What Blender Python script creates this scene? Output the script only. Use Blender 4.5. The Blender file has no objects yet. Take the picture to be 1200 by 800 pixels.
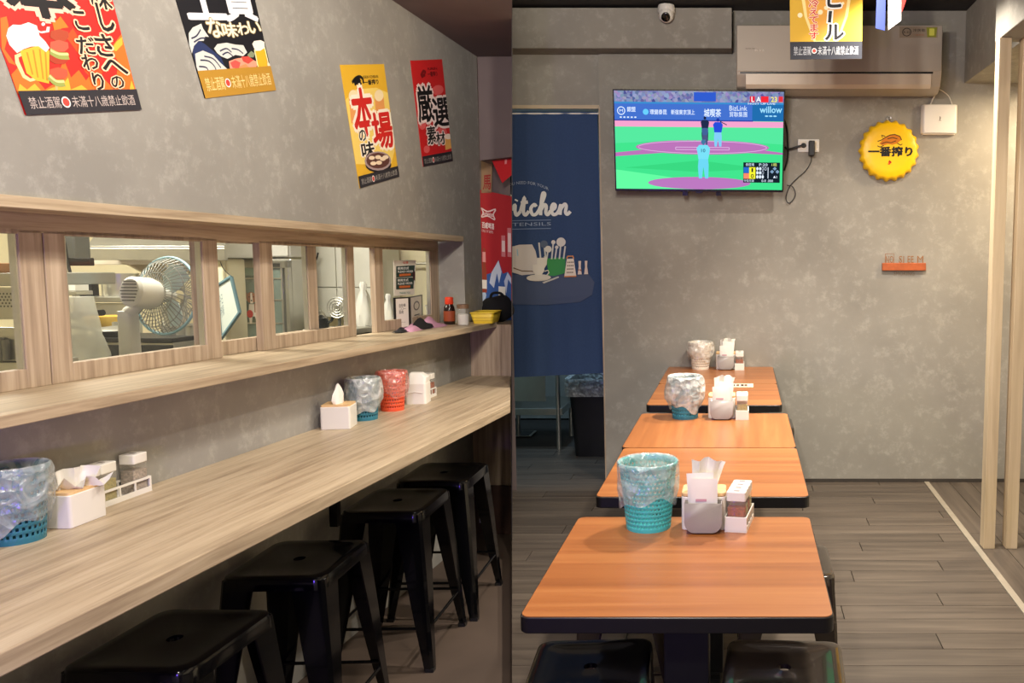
import bpy, bmesh, math, random
from mathutils import Vector, Matrix
random.seed(7)
sc = bpy.context.scene
COL = sc.collection
R = math.radians
PI = math.pi

def S(r, g, b):
    def f(c):
        c /= 255.0
        return c / 12.92 if c <= 0.04045 else ((c + 0.055) / 1.055) ** 2.4
    return (f(r), f(g), f(b))

# ------------------------------------------------------------------ camera
F, PX, PY, HC = 1017.0, 870.8, 400.0, 1.51
PITCH = math.atan((PY - 284.6) / F)
cd = bpy.data.cameras.new('camera')
cam = bpy.data.objects.new('camera', cd)
COL.objects.link(cam)
cam.location = (0, 0, HC)
cam.rotation_euler = (PI / 2 - PITCH, 0, 0)
cd.sensor_fit = 'HORIZONTAL'
cd.sensor_width = 36
cd.lens = 36 * F / 1200
cd.shift_x = (600 - PX) / 1200
cd.clip_start = 0.05
sc.camera = cam
C0 = Vector((0, 0, HC))
FW = Vector((0, math.cos(PITCH), -math.sin(PITCH)))
UP = Vector((0, math.sin(PITCH), math.cos(PITCH)))
RT = Vector((1, 0, 0))
def ray(x, y):
    return (x - PX) * RT + F * FW - (y - PY) * UP
# the counter side of the place is turned and sloped a little against the table side
_d = ray(928, 312).normalized()
_s = _d.cross(Vector((0, 0, 1))).normalized()
_u = _s.cross(_d)
LROT = Matrix((_s, _d, _u)).transposed()
FL = Matrix.Translation(C0 - HC * _u) @ LROT.to_4x4()
FLI = FL.inverted()
FR = Matrix.Identity(4)
LI3 = LROT.transposed()
def W(ax, x, y, v):
    r = ray(x, y)
    return C0 + r * ((v - C0[ax]) / r[ax])
def L(ax, x, y, v):
    r = LI3 @ ray(x, y)
    c = Vector((0, 0, HC))
    return c + r * ((v - c[ax]) / r[ax])

# ------------------------------------------------------------------ world, light, exposure
sc.view_settings.view_transform = 'Standard'
sc.view_settings.look = 'None'
sc.view_settings.exposure = 0.12
sc.view_settings.gamma = 1.0
sc.view_settings.use_curve_mapping = False
try:
    sc.cycles.use_denoising = True
    sc.cycles.max_bounces = 8
    sc.cycles.transparent_max_bounces = 24
    sc.cycles.sample_clamp_indirect = 6
except Exception:
    pass
wd = bpy.data.worlds.new('world')
sc.world = wd
wd.use_nodes = True
wd.node_tree.nodes['Background'].inputs[0].default_value = (0.75, 0.72, 0.68, 1)
wd.node_tree.nodes['Background'].inputs[1].default_value = 0.0

def lamp(name, kind, loc, energy, col, frame=FR, target=None, **k):
    d = bpy.data.lights.new(name, kind)
    d.energy = energy
    d.color = col
    for a, b in k.items():
        setattr(d, a, b)
    o = bpy.data.objects.new(name, d)
    COL.objects.link(o)
    p = frame @ Vector(loc)
    t = frame @ Vector(target if target else (loc[0], loc[1], loc[2] - 1))
    q = (t - p).to_track_quat('-Z', 'Y')
    o.matrix_world = Matrix.Translation(p) @ q.to_matrix().to_4x4()
    return o
WARM = S(255, 245, 232)
# ceiling downlights over the tables, above the top of the picture
lamp('downlight_middle_offscreen', 'AREA', (0.42, 3.5, 2.86), 40, WARM, shape='DISK', size=0.12, spread=R(106))
lamp('downlight_back_offscreen', 'AREA', (0.80, 4.2, 2.86), 34, WARM, shape='DISK', size=0.12, spread=R(116))
lamp('downlight_front_offscreen', 'AREA', (0.20, 1.0, 2.86), 15, WARM, shape='DISK', size=0.12)
# ceiling lamps along the aisle in front of the counter, above the top of the picture
lamp('aisle_lamp_near_offscreen', 'POINT', (-0.42, 0.5, 2.60), 64, WARM, shadow_soft_size=0.05)
lamp('aisle_lamp_middle_offscreen', 'POINT', (-0.42, 1.6, 2.60), 60, WARM, shadow_soft_size=0.05)
lamp('aisle_lamp_far_offscreen', 'POINT', (-0.42, 2.65, 2.60), 60, WARM, shadow_soft_size=0.05)
lamp('fill_lamp_behind_viewer_offscreen', 'POINT', (-0.42, -0.9, 2.60), 85, WARM, shadow_soft_size=0.05)  # added fill behind the viewer, brightens the whole scene from the front
# lamp of the alcove behind the slatted screen, beyond the right edge of the picture
lamp('alcove_downlight_offscreen', 'AREA', (1.75, 4.9, 2.42), 22, S(255, 230, 192), shape='DISK', size=0.12)
# violet lamp towards the shop front, beyond the left edge of the picture
lamp('violet_lamp_left_offscreen', 'POINT', (-0.95, 0.0, 1.15), 40, S(110, 70, 255), FL, shadow_soft_size=0.08)
# kitchen ceiling tubes above and beyond the left edge of the picture
lamp('kitchen_tube_near_offscreen', 'AREA', (-2.7, 3.3, 2.6), 48, S(255, 250, 232), FL, shape='RECTANGLE', size=1.2, size_y=0.3)
lamp('kitchen_tube_left_offscreen', 'AREA', (-4.2, 3.4, 2.6), 48, S(255, 250, 232), FL, shape='RECTANGLE', size=1.2, size_y=0.3)
# cool ceiling tube of the back room, whose light shows in the slit above the doorway curtain
lamp('back_room_tube', 'AREA', (-1.3, 5.95, 2.5), 24, S(180, 222, 255), shape='RECTANGLE', size=0.2, size_y=0.6)

# ------------------------------------------------------------------ materials
def _mat(name):
    m = bpy.data.materials.new(name)
    m.use_nodes = True
    nt = m.node_tree
    return m, nt, nt.nodes['Principled BSDF']
def mat(name, col, rough=0.5, metal=0.0, spec=0.5, coat=0.0, vary=0.0, scale=20):
    m, nt, b = _mat(name)
    b.inputs['Base Color'].default_value = (*col, 1)
    b.inputs['Roughness'].default_value = rough
    b.inputs['Metallic'].default_value = metal
    b.inputs['Specular IOR Level'].default_value = spec
    b.inputs['Coat Weight'].default_value = coat
    if vary:
        tc = nt.nodes.new('ShaderNodeTexCoord')
        n = nt.nodes.new('ShaderNodeTexNoise')
        n.inputs['Scale'].default_value = scale
        n.inputs['Detail'].default_value = 4
        r = nt.nodes.new('ShaderNodeValToRGB')
        r.color_ramp.elements[0].color = (*[c * (1 - vary) for c in col], 1)
        r.color_ramp.elements[1].color = (*[min(1, c * (1 + vary)) for c in col], 1)
        r.color_ramp.elements[0].position = 0.3
        r.color_ramp.elements[1].position = 0.7
        nt.links.new(tc.outputs['Object'], n.inputs['Vector'])
        nt.links.new(n.outputs['Fac'], r.inputs['Fac'])
        nt.links.new(r.outputs['Color'], b.inputs['Base Color'])
    return m
def emit(name, col, k=1.0):
    m = bpy.data.materials.new(name)
    m.use_nodes = True
    nt = m.node_tree
    nt.nodes.remove(nt.nodes['Principled BSDF'])
    e = nt.nodes.new('ShaderNodeEmission')
    e.inputs[0].default_value = (*col, 1)
    e.inputs[1].default_value = k * 1.15
    nt.links.new(e.outputs[0], nt.nodes['Material Output'].inputs[0])
    return m
def concrete(name, dark, mid, light, sc1=1.6, rough=0.75, bump=0.12):
    m, nt, b = _mat(name)
    N, K = nt.nodes, nt.links
    tc = N.new('ShaderNodeTexCoord')
    a = N.new('ShaderNodeTexNoise'); a.inputs['Scale'].default_value = sc1; a.inputs['Detail'].default_value = 10; a.inputs['Roughness'].default_value = 0.62
    c = N.new('ShaderNodeTexNoise'); c.inputs['Scale'].default_value = sc1 * 8; c.inputs['Detail'].default_value = 10; c.inputs['Roughness'].default_value = 0.74; c.inputs['Distortion'].default_value = 0.15
    ra = N.new('ShaderNodeValToRGB')
    e = ra.color_ramp.elements
    e[0].position, e[0].color = 0.34, (*dark, 1)
    e[1].position, e[1].color = 0.68, (*mid, 1)
    rc = N.new('ShaderNodeValToRGB')
    rc.color_ramp.elements[0].position = 0.52
    rc.color_ramp.elements[1].position = 0.72
    mx = N.new('ShaderNodeMix'); mx.data_type = 'RGBA'
    mu = N.new('ShaderNodeMath'); mu.operation = 'MULTIPLY'; mu.inputs[1].default_value = 0.6
    K.new(tc.outputs['Object'], a.inputs['Vector']); K.new(tc.outputs['Object'], c.inputs['Vector'])
    K.new(a.outputs['Fac'], ra.inputs['Fac']); K.new(c.outputs['Fac'], rc.inputs['Fac'])
    K.new(rc.outputs['Color'], mu.inputs[0]); K.new(mu.outputs[0], mx.inputs['Factor'])
    K.new(ra.outputs['Color'], mx.inputs['A']); mx.inputs['B'].default_value = (*light, 1)
    K.new(mx.outputs['Result'], b.inputs['Base Color'])
    b.inputs['Roughness'].default_value = rough
    bp = N.new('ShaderNodeBump'); bp.inputs['Strength'].default_value = bump; bp.inputs['Distance'].default_value = 0.01
    K.new(c.outputs['Fac'], bp.inputs['Height']); K.new(bp.outputs[0], b.inputs['Normal'])
    return m
def wood(name, c1, c2, c3, grain='Y', rough=0.45, fine=1.0, rand=0.0, spec=0.4, coat=0.0, pores=None):
    m, nt, b = _mat(name)
    N, K = nt.nodes, nt.links
    tc = N.new('ShaderNodeTexCoord')
    mp = N.new('ShaderNodeMapping')
    lo, hi = 1.2 * fine, 26.0 * fine
    mp.inputs['Scale'].default_value = {'X': (lo, hi, hi), 'Y': (hi, lo, hi), 'Z': (hi, hi, lo)}[grain]
    a = N.new('ShaderNodeTexNoise'); a.inputs['Scale'].default_value = 1.0; a.inputs['Detail'].default_value = 6; a.inputs['Roughness'].default_value = 0.6; a.inputs['Distortion'].default_value = 0.35
    r = N.new('ShaderNodeValToRGB')
    e = r.color_ramp.elements
    e[0].position, e[0].color = 0.28, (*c1, 1)
    e[1].position, e[1].color = 0.72, (*c3, 1)
    x = e.new(0.5); x.color = (*c2, 1)
    K.new(tc.outputs['Object'], mp.inputs['Vector'])
    if rand:
        oi = N.new('ShaderNodeObjectInfo')
        vm = N.new('ShaderNodeVectorMath'); vm.operation = 'SCALE'
        K.new(oi.outputs['Random'], vm.inputs['Scale']); vm.inputs[0].default_value = (37, 91, 53)
        K.new(vm.outputs[0], mp.inputs['Location'])
    K.new(mp.outputs[0], a.inputs['Vector']); K.new(a.outputs['Fac'], r.inputs['Fac'])
    out = r.outputs['Color']
    if rand:
        hs = N.new('ShaderNodeHueSaturation')
        mr = N.new('ShaderNodeMapRange'); mr.inputs['To Min'].default_value = 1 - rand; mr.inputs['To Max'].default_value = 1 + rand
        K.new(oi.outputs['Random'], mr.inputs['Value']); K.new(mr.outputs[0], hs.inputs['Value']); K.new(out, hs.inputs['Color'])
        out = hs.outputs['Color']
    K.new(out, b.inputs['Base Color'])
    b.inputs['Roughness'].default_value = rough
    b.inputs['Specular IOR Level'].default_value = spec
    b.inputs['Coat Weight'].default_value = coat
    b.inputs['Coat Roughness'].default_value = 0.25
    bp = N.new('ShaderNodeBump'); bp.inputs['Strength'].default_value = 0.08; bp.inputs['Distance'].default_value = 0.004
    K.new(a.outputs['Fac'], bp.inputs['Height']); K.new(bp.outputs[0], b.inputs['Normal'])
    return m
def film(name, col, opacity, rough=0.25, gl=0.15, crinkle=False):
    m = bpy.data.materials.new(name)
    m.use_nodes = True
    nt = m.node_tree
    N, K = nt.nodes, nt.links
    N.remove(N['Principled BSDF'])
    t = N.new('ShaderNodeBsdfTransparent')
    d = N.new('ShaderNodeBsdfDiffuse'); d.inputs[0].default_value = (*col, 1)
    tr = N.new('ShaderNodeBsdfTranslucent'); tr.inputs[0].default_value = (*col, 1)
    g = N.new('ShaderNodeBsdfGlossy'); g.inputs['Roughness'].default_value = rough
    a = N.new('ShaderNodeMixShader'); a.inputs[0].default_value = 0.35
    b = N.new('ShaderNodeMixShader'); b.inputs[0].default_value = opacity
    c = N.new('ShaderNodeMixShader'); c.inputs[0].default_value = gl
    K.new(d.outputs[0], a.inputs[1]); K.new(tr.outputs[0], a.inputs[2])
    K.new(t.outputs[0], b.inputs[1]); K.new(a.outputs[0], b.inputs[2])
    K.new(b.outputs[0], c.inputs[1]); K.new(g.outputs[0], c.inputs[2])
    if crinkle:
        tc = N.new('ShaderNodeTexCoord')
        nz = N.new('ShaderNodeTexVoronoi'); nz.feature = 'F1'; nz.inputs['Scale'].default_value = 38
        n2 = N.new('ShaderNodeTexNoise'); n2.inputs['Scale'].default_value = 22; n2.inputs['Detail'].default_value = 5; n2.inputs['Distortion'].default_value = 1.2
        ad = N.new('ShaderNodeMath'); ad.operation = 'ADD'
        bp = N.new('ShaderNodeBump'); bp.inputs['Strength'].default_value = 0.9; bp.inputs['Distance'].default_value = 0.012
        K.new(tc.outputs['Object'], nz.inputs['Vector']); K.new(tc.outputs['Object'], n2.inputs['Vector'])
        K.new(nz.outputs['Distance'], ad.inputs[0]); K.new(n2.outputs['Fac'], ad.inputs[1])
        K.new(ad.outputs[0], bp.inputs['Height'])
        for q in (d, tr, g): K.new(bp.outputs[0], q.inputs['Normal'])
        # crumpled film turns cloudy where it folds
        rp_ = N.new('ShaderNodeMapRange'); rp_.inputs['From Min'].default_value = 0.35; rp_.inputs['From Max'].default_value = 0.65
        rp_.inputs['To Min'].default_value = opacity * 0.55; rp_.inputs['To Max'].default_value = min(1, opacity * 1.5)
        K.new(n2.outputs['Fac'], rp_.inputs['Value']); K.new(rp_.outputs[0], b.inputs[0])
    K.new(c.outputs[0], N['Material Output'].inputs[0])
    return m

M = {}
M['conc'] = concrete('grey_plaster', S(138, 135, 128), S(156, 153, 145), S(178, 175, 167), 2.0)
M['conc_back'] = concrete('grey_plaster_back', S(132, 128, 119), S(150, 146, 136), S(174, 170, 159), 1.8)
M['ceil_dark'] = mat('black_ceiling_paint', S(38, 36, 36), 0.8, vary=0.15)
M['ceil_left'] = mat('plum_ceiling_paint', S(116, 102, 100), 0.8, vary=0.06, scale=6)
M['partition'] = mat('partition_paint', S(58, 54, 52), 0.7, vary=0.1, scale=5)
M['kitchen_wall'] = mat('cream_wall', S(240, 230, 196), 0.6, vary=0.04, scale=5)
M['kitchen_white'] = mat('white_enamel', S(232, 230, 220), 0.35)
M['oak'] = wood('pale_oak_long', S(140, 121, 98), S(177, 158, 131), S(196, 178, 151), 'Y', 0.42, 1.9)
M['oak_z'] = wood('pale_oak_upright', S(136, 117, 98), S(172, 152, 129), S(194, 176, 153), 'Z', 0.5, 1.7)
M['oak_x'] = wood('pale_oak_cross', S(156, 138, 112), S(182, 164, 136), S(200, 183, 156), 'X', 0.5)
M['post'] = wood('screen_post_oak', S(168, 148, 118), S(190, 170, 138), S(206, 188, 158), 'Z', 0.55, 0.8, rand=0.05)
M['tablewood_x'] = wood('cherry_laminate_cross', S(136, 80, 40), S(155, 95, 49), S(170, 111, 62), 'X', 0.32, 0.7, coat=0.2)
M['tablewood_y'] = wood('cherry_laminate_long', S(136, 80, 40), S(155, 95, 49), S(170, 111, 62), 'Y', 0.32, 0.7, coat=0.2)
M['plank'] = wood('dark_floor_plank', S(60, 52, 45), S(77, 68, 59), S(93, 83, 72), 'X', 0.42, 1.0, rand=0.10)
M['plank_y'] = wood('brown_floor_plank', S(60, 52, 45), S(77, 68, 59), S(93, 83, 72), 'Y', 0.42, 1.0, rand=0.10)
M['floor_base'] = mat('floor_joint', S(52, 46, 40), 0.7, vary=0.1)
M['floor_left'] = mat('brown_screed', S(74, 61, 51), 0.55, vary=0.16, scale=3)
M['steel'] = mat('brushed_steel', S(196, 194, 186), 0.32, 0.9, vary=0.06, scale=8)
M['steel_strip'] = mat('floor_strip_metal', S(150, 140, 124), 0.45, 0.2, vary=0.08)
M['black'] = mat('black_plastic', S(20, 20, 21), 0.4, vary=0.1)
M['black_gloss'] = mat('black_gloss_paint', S(7, 7, 8), 0.14, 0.0, 0.35, coat=0.25)
M['bronze_gloss'] = mat('smoky_bronze_paint', S(62, 53, 44), 0.14, 0.35, coat=0.6)
M['black_edge'] = mat('black_edge_band', S(20, 18, 17), 0.35)
M['white'] = mat('white_plastic', S(224, 220, 212), 0.4)
M['white_soft'] = mat('white_paper', S(228, 224, 216), 0.85)
M['cream'] = mat('cream_plastic', S(232, 220, 200), 0.45)
M['grey_cup'] = mat('grey_plastic', S(142, 134, 130), 0.42)
M['lidwood'] = wood('bamboo_lid', S(200, 160, 108), S(222, 184, 132), S(234, 200, 150), 'X', 0.5, 2)
M['teal'] = mat('teal_plastic', S(70, 182, 182), 0.42)
M['teal_dark'] = mat('deep_teal_plastic', S(40, 110, 128), 0.42)
M['red_plastic'] = mat('orange_red_plastic', S(226, 84, 48), 0.42)
M['bag'] = film('clear_bag_film', S(236, 240, 240), 0.38, 0.18, 0.10, True)
M['bag_white'] = film('cloudy_bag_film', S(244, 243, 238), 0.55, 0.2, 0.10, True)
M['bag_red'] = film('pink_bag_film', S(240, 176, 164), 0.38, 0.18, 0.10, True)
M['glass'] = film('window_glass', S(220, 235, 230), 0.02, 0.02, 0.06)
M['jar_glass'] = film('jar_plastic', S(235, 235, 230), 0.12, 0.06, 0.08)
M['tub'] = film('tub_plastic', S(235, 235, 230), 0.35, 0.1, 0.1)
M['chili'] = mat('red_chilli_flakes', S(140, 66, 26), 0.8, vary=0.5, scale=160)
M['curry'] = mat('olive_spice_powder', S(150, 138, 78), 0.8, vary=0.3, scale=160)
M['pepper'] = mat('grey_pepper', S(150, 136, 122), 0.8, vary=0.4, scale=160)
M['noren'] = mat('navy_cotton', S(44, 66, 104), 0.9, vary=0.08, scale=90)
M['tvblack'] = mat('tv_black', S(16, 16, 18), 0.25)
M['ac'] = mat('champagne_panel', S(160, 150, 138), 0.5, 0.2)
M['ac_flap'] = mat('champagne_flap', S(196, 182, 164), 0.35)
M['yellow'] = mat('signal_yellow', S(246, 196, 6), 0.4)
M['rust'] = mat('rust_wood', S(168, 84, 40), 0.6, vary=0.15, scale=30)
M['redflag'] = mat('red_flag_cloth', S(206, 28, 34), 0.8)
M['cord'] = mat('black_cord', S(22, 22, 22), 0.5)
M['cord_white'] = mat('white_cord', S(222, 214, 200), 0.5)
M['purple'] = mat('violet_cloth', S(160, 120, 170), 0.9, vary=0.1)
M['pink_cloth'] = mat('mauve_cloth', S(190, 140, 164), 0.9, vary=0.1)
M['blackcloth'] = mat('black_cloth', S(20, 19, 22), 0.9, vary=0.3)
M['brownply'] = mat('brown_plinth', S(64, 42, 34), 0.5, vary=0.15)

PRINT = {}
def ink(r, g, b):
    k = (r, g, b)
    if k not in PRINT:
        PRINT[k] = mat('print_ink_%02x%02x%02x' % k, S(r, g, b), 0.55, spec=0.3)
    return PRINT[k]
GLOW = {}
def px(r, g, b, k=1.0):
    q = (r, g, b, k)
    if q not in GLOW:
        GLOW[q] = emit('screen_colour_%02x%02x%02x' % (r, g, b), S(r, g, b), k)
    return GLOW[q]

# ------------------------------------------------------------------ mesh builder
class MB:
    def __init__(s):
        s.v, s.f = [], []
    def add(s, vs, fs):
        o = len(s.v)
        s.v += [Vector(v) for v in vs]
        s.f += [[i + o for i in f] for f in fs]
        return s
    def box(s, x0, x1, y0, y1, z0, z1):
        return s.add([(x0, y0, z0), (x1, y0, z0), (x1, y1, z0), (x0, y1, z0), (x0, y0, z1), (x1, y0, z1), (x1, y1, z1), (x0, y1, z1)],
                     [(0, 3, 2, 1), (4, 5, 6, 7), (0, 1, 5, 4), (1, 2, 6, 5), (2, 3, 7, 6), (3, 0, 4, 7)])
    def loft(s, rings, caps=(True, True), closed=True):
        n = len(rings[0])
        vs = [p for r in rings for p in r]
        fs = []
        for i in range(len(rings) - 1):
            for j in range(n if closed else n - 1):
                k = (j + 1) % n
                fs.append((i * n + j, i * n + k, (i + 1) * n + k, (i + 1) * n + j))
        if caps[0]: fs.append(tuple(range(n - 1, -1, -1)))
        if caps[1]: fs.append(tuple((len(rings) - 1) * n + j for j in range(n)))
        return s.add(vs, fs)
    def lathe(s, prof, n=24, c=(0, 0, 0), sx=1.0, sy=1.0, caps=(True, True), jit=None):
        rings = []
        for i, (r, z) in enumerate(prof):
            ring = []
            for j in range(n):
                a = 2 * PI * j / n
                rr = r * (1 + (jit(a, i) if jit else 0))
                ring.append((c[0] + rr * math.cos(a) * sx, c[1] + rr * math.sin(a) * sy, c[2] + z))
            rings.append(ring)
        return s.loft(rings, caps)
    def prism(s, pts, z0, z1):
        return s.loft([[(x, y, z0) for x, y in pts], [(x, y, z1) for x, y in pts]])
    def prism_y(s, pts, y0, y1):
        return s.loft([[(x, y1, z) for x, z in pts], [(x, y0, z) for x, z in pts]])
    def prism_x(s, pts, x0, x1):
        return s.loft([[(x0, y, z) for y, z in pts], [(x1, y, z) for y, z in pts]])
    def rbox(s, x0, x1, y0, y1, z0, z1, r=0.01, seg=5):
        return s.prism(rrect(x0, x1, y0, y1, r, seg), z0, z1)
    def tube(s, pts, r, n=8):
        pts = [Vector(p) for p in pts]
        rings = []
        prev = None
        for i, p in enumerate(pts):
            t = (pts[min(i + 1, len(pts) - 1)] - pts[max(i - 1, 0)]).normalized()
            a = prev - t * prev.dot(t) if prev is not None else t.orthogonal()
            a.normalize(); prev = a
            b = t.cross(a)
            rings.append([p + a * (r * math.cos(2 * PI * j / n)) + b * (r * math.sin(2 * PI * j / n)) for j in range(n)])
        return s.loft(rings)
    def sphere(s, c, r, sx=1, sy=1, sz=1, n=14, m=8):
        prof = [(r * math.sin(PI * i / m) + 1e-5, -r * math.cos(PI * i / m) * sz) for i in range(m + 1)]
        return s.lathe(prof, n, c, sx, sy)
    def xf(s, mt, start=0):
        for i in range(start, len(s.v)):
            s.v[i] = mt @ s.v[i]
        return s
    def mesh(s, name, m, smooth=None):
        me = bpy.data.meshes.new(name)
        me.from_pydata([tuple(v) for v in s.v], [], s.f)
        me.materials.append(m)
        me.update()
        if smooth is not None:
            me.shade_smooth()
            me.set_sharp_from_angle(angle=R(smooth))
        return me
    def build(s, name, m, parent=None, smooth=None, bevel=0, seg=2):
        o = bpy.data.objects.new(name, s.mesh(name, m, smooth))
        COL.objects.link(o)
        if parent is not None: o.parent = parent
        if bevel:
            b = o.modifiers.new('bevel', 'BEVEL')
            b.width = bevel; b.segments = seg; b.limit_method = 'ANGLE'; b.angle_limit = R(40)
        return o
def rrect(x0, x1, y0, y1, r, seg=5):
    out = []
    for cx, cy, a0 in ((x1 - r, y1 - r, 0), (x0 + r, y1 - r, 90), (x0 + r, y0 + r, 180), (x1 - r, y0 + r, 270)):
        for i in range(seg + 1):
            a = R(a0 + 90 * i / seg)
            out.append((cx + r * math.cos(a), cy + r * math.sin(a)))
    return out
def smooth_path(pts, k=6):
    out = []
    P = [Vector(p) for p in pts]
    for i in range(len(P) - 1):
        p0, p1, p2, p3 = P[max(i - 1, 0)], P[i], P[i + 1], P[min(i + 2, len(P) - 1)]
        for j in range(k):
            t = j / k
            out.append(0.5 * ((2 * p1) + (p2 - p0) * t + (2 * p0 - 5 * p1 + 4 * p2 - p3) * t * t + (3 * p1 - p0 - 3 * p2 + p3) * t ** 3))
    out.append(P[-1])
    return out
def tag(o, label=None, cat=None, group=None, kind=None):
    if label: o['label'] = label
    if cat: o['category'] = cat
    if group: o['group'] = group
    if kind: o['kind'] = kind
    return o
def thing(name, label, cat, frame=FR, loc=(0, 0, 0), rz=0, group=None, tilt=None):
    o = bpy.data.objects.new(name, None)
    o.empty_display_size = 0.05
    COL.objects.link(o)
    o.matrix_world = frame @ Matrix.Translation(Vector(loc)) @ Matrix.Rotation(rz, 4, 'Z') @ (tilt if tilt else Matrix.Identity(4))
    return tag(o, label, cat, group)
def struct(name, mb, m, frame=FR, bevel=0, label=None, cat=None):
    o = mb.build(name, m, None, None, bevel)
    o.matrix_world = frame
    o['kind'] = 'structure'
    if label: o['label'] = label
    if cat: o['category'] = cat
    return o
def empty_struct(name, frame=FR, loc=(0, 0, 0), label=None, cat=None):
    o = bpy.data.objects.new(name, None)
    COL.objects.link(o)
    o.matrix_world = frame @ Matrix.Translation(Vector(loc))
    o['kind'] = 'structure'
    if label: o['label'] = label
    if cat: o['category'] = cat
    return o
def children(o):
    return [c for c in COL.objects if c.parent is o]
def copy_tree(o, parent=None):
    c = o.copy()
    COL.objects.link(c)
    if parent is not None: c.parent = parent
    for ch in list(o.children): copy_tree(ch, c)
    return c

# ------------------------------------------------------------------ flat prints
_tc = bpy.data.curves.new('lettering', 'FONT')
_to = bpy.data.objects.new('lettering', _tc)
_tcache = {}
def glyphs(s, off=0.0, line=1.0):
    k = (s, off, line)
    if k in _tcache: return _tcache[k]
    _tc.body = s; _tc.offset = off; _tc.resolution_u = 2; _tc.space_line = line
    if _to.name not in COL.objects: COL.objects.link(_to)
    dg = bpy.context.evaluated_depsgraph_get(); dg.update()
    me = bpy.data.meshes.new_from_object(_to.evaluated_get(dg))
    vs = [(v.co.x, v.co.y) for v in me.vertices]
    fs = [tuple(p.vertices) for p in me.polygons]
    bpy.data.meshes.remove(me)
    _tcache[k] = (vs, fs)
    return vs, fs
class Sheet:
    """a thin sheet with four corners; prints lie on its face in u (right) and v (up), 0..1"""
    def __init__(s, name, label, cat, bl, br, tr, tl, m, frame=FR, group=None, thick=0.0015, wave=None, nu=1, nv=1, parent=None, base='sheet'):
        s.bl, s.br, s.tr, s.tl = [Vector(p) for p in (bl, br, tr, tl)]
        s.o = (s.bl + s.br) / 2
        s.n = (s.br - s.bl).cross(s.tl - s.bl).normalized()
        s.w = (s.br - s.bl).length; s.h = (s.tl - s.bl).length
        s.wave = wave; s.k = 0; s.clip = False; s.step = 0.00008
        if parent is None:
            s.root = thing(name, label, cat, frame, s.o, 0, group)
        else:
            s.root = parent; s.o = Vector((0, 0, 0))
        if m is not None:
            mb = MB()
            vs = [s.at(i / nu, j / nv, 0) for j in range(nv + 1) for i in range(nu + 1)]
            q = (nu + 1) * (nv + 1)
            vs += [v - s.n * thick for v in vs]
            fs = []
            for j in range(nv):
                for i in range(nu):
                    a = j * (nu + 1) + i
                    fs.append((a, a + 1, a + nu + 2, a + nu + 1))
                    fs.append((q + a, q + a + nu + 1, q + a + nu + 2, q + a + 1))
            rim = [i for i in range(nu + 1)] + [j * (nu + 1) + nu for j in range(1, nv + 1)] + [nv * (nu + 1) + i for i in range(nu - 1, -1, -1)] + [j * (nu + 1) for j in range(nv - 1, 0, -1)]
            for a, b in zip(rim, rim[1:] + rim[:1]): fs.append((b, a, q + a, q + b))
            mb.add(vs, fs)
            s.sheet = mb.build(base, m, s.root, 60 if wave else None)
    def at(s, u, v, k):
        p = s.bl.lerp(s.br, u).lerp(s.tl.lerp(s.tr, u), v)
        d = k * (s.step if hasattr(s, 'step') else 0.0007)
        if s.wave: d += s.wave(u, v)
        return p + s.n * d - s.o
    def put(s, name, vs, fs, m, k=None):
        if k is None:
            s.k += 1; k = s.k
        if s.clip: vs = [(min(max(p[0], 0), 1), min(max(p[1], 0), 1), *p[2:]) for p in vs]
        mb = MB().add([s.at(p[0], p[1], k) + (s.n * p[2] if len(p) > 2 else Vector()) for p in vs], fs)
        return mb.build(name, m, s.root)
    def poly(s, name, pts, m, k=None):
        return s.put(name, pts, [tuple(range(len(pts)))], m, k)
    def rect(s, name, u0, v0, u1, v1, m, k=None, nu=1):
        vs = [(u0 + (u1 - u0) * i / nu, v) for v in (v0, v1) for i in range(nu + 1)]
        return s.put(name, vs, [(i, i + 1, nu + 2 + i, nu + 1 + i) for i in range(nu)], m, k)
    def ellipse(s, name, u, v, ru, rv, m, k=None, n=24, a0=0, a1=360):
        pts = [(u + ru * math.cos(R(a0 + (a1 - a0) * i / n)), v + rv * math.sin(R(a0 + (a1 - a0) * i / n))) for i in range(n if a1 - a0 == 360 else n + 1)]
        return s.poly(name, pts, m, k)
    def ring(s, name, u, v, ru, rv, t, m, n=28):
        vs = []
        for i in range(n):
            a = 2 * PI * i / n
            vs += [(u + ru * math.cos(a), v + rv * math.sin(a)), (u + ru * (1 - t) * math.cos(a), v + rv * (1 - t) * math.sin(a))]
        return s.put(name, vs, [(2 * i, (2 * i + 2) % (2 * n), (2 * i + 3) % (2 * n), 2 * i + 1) for i in range(n)], m)
    def text(s, name, t, u0, v0, u1, v1, m, off=0.0, outline=None, om=None, line=1.0, bend=0.0, slant=0.0):
        vs, fs = glyphs(t, 0.0, line)
        if not vs: return
        x0 = min(v[0] for v in vs); x1 = max(v[0] for v in vs); y0 = min(v[1] for v in vs); y1 = max(v[1] for v in vs)
        def mp(p):
            a = (p[0] - x0) / (x1 - x0 or 1); b = (p[1] - y0) / (y1 - y0 or 1)
            return (u0 + (u1 - u0) * a + slant * b, v0 + (v1 - v0) * b + bend * (1 - (2 * a - 1) ** 2))
        def fat(r, n):
            ov, of = [], []
            for i in range(n):
                dx, dy = r * math.cos(2 * PI * i / n), r * math.sin(2 * PI * i / n)
                k = len(ov)
                ov += [(*mp((p[0] + dx, p[1] + dy)), i * 8e-6) for p in vs]
                of += [tuple(j + k for j in f) for f in fs]
            return ov, of
        if om is not None:
            s.put(name + '_outline', *fat(outline, 8), om)
        if off > 0.012: return s.put(name, *fat(off * .6, 5), m)
        return s.put(name, [mp(p) for p in vs], fs, m)
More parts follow.
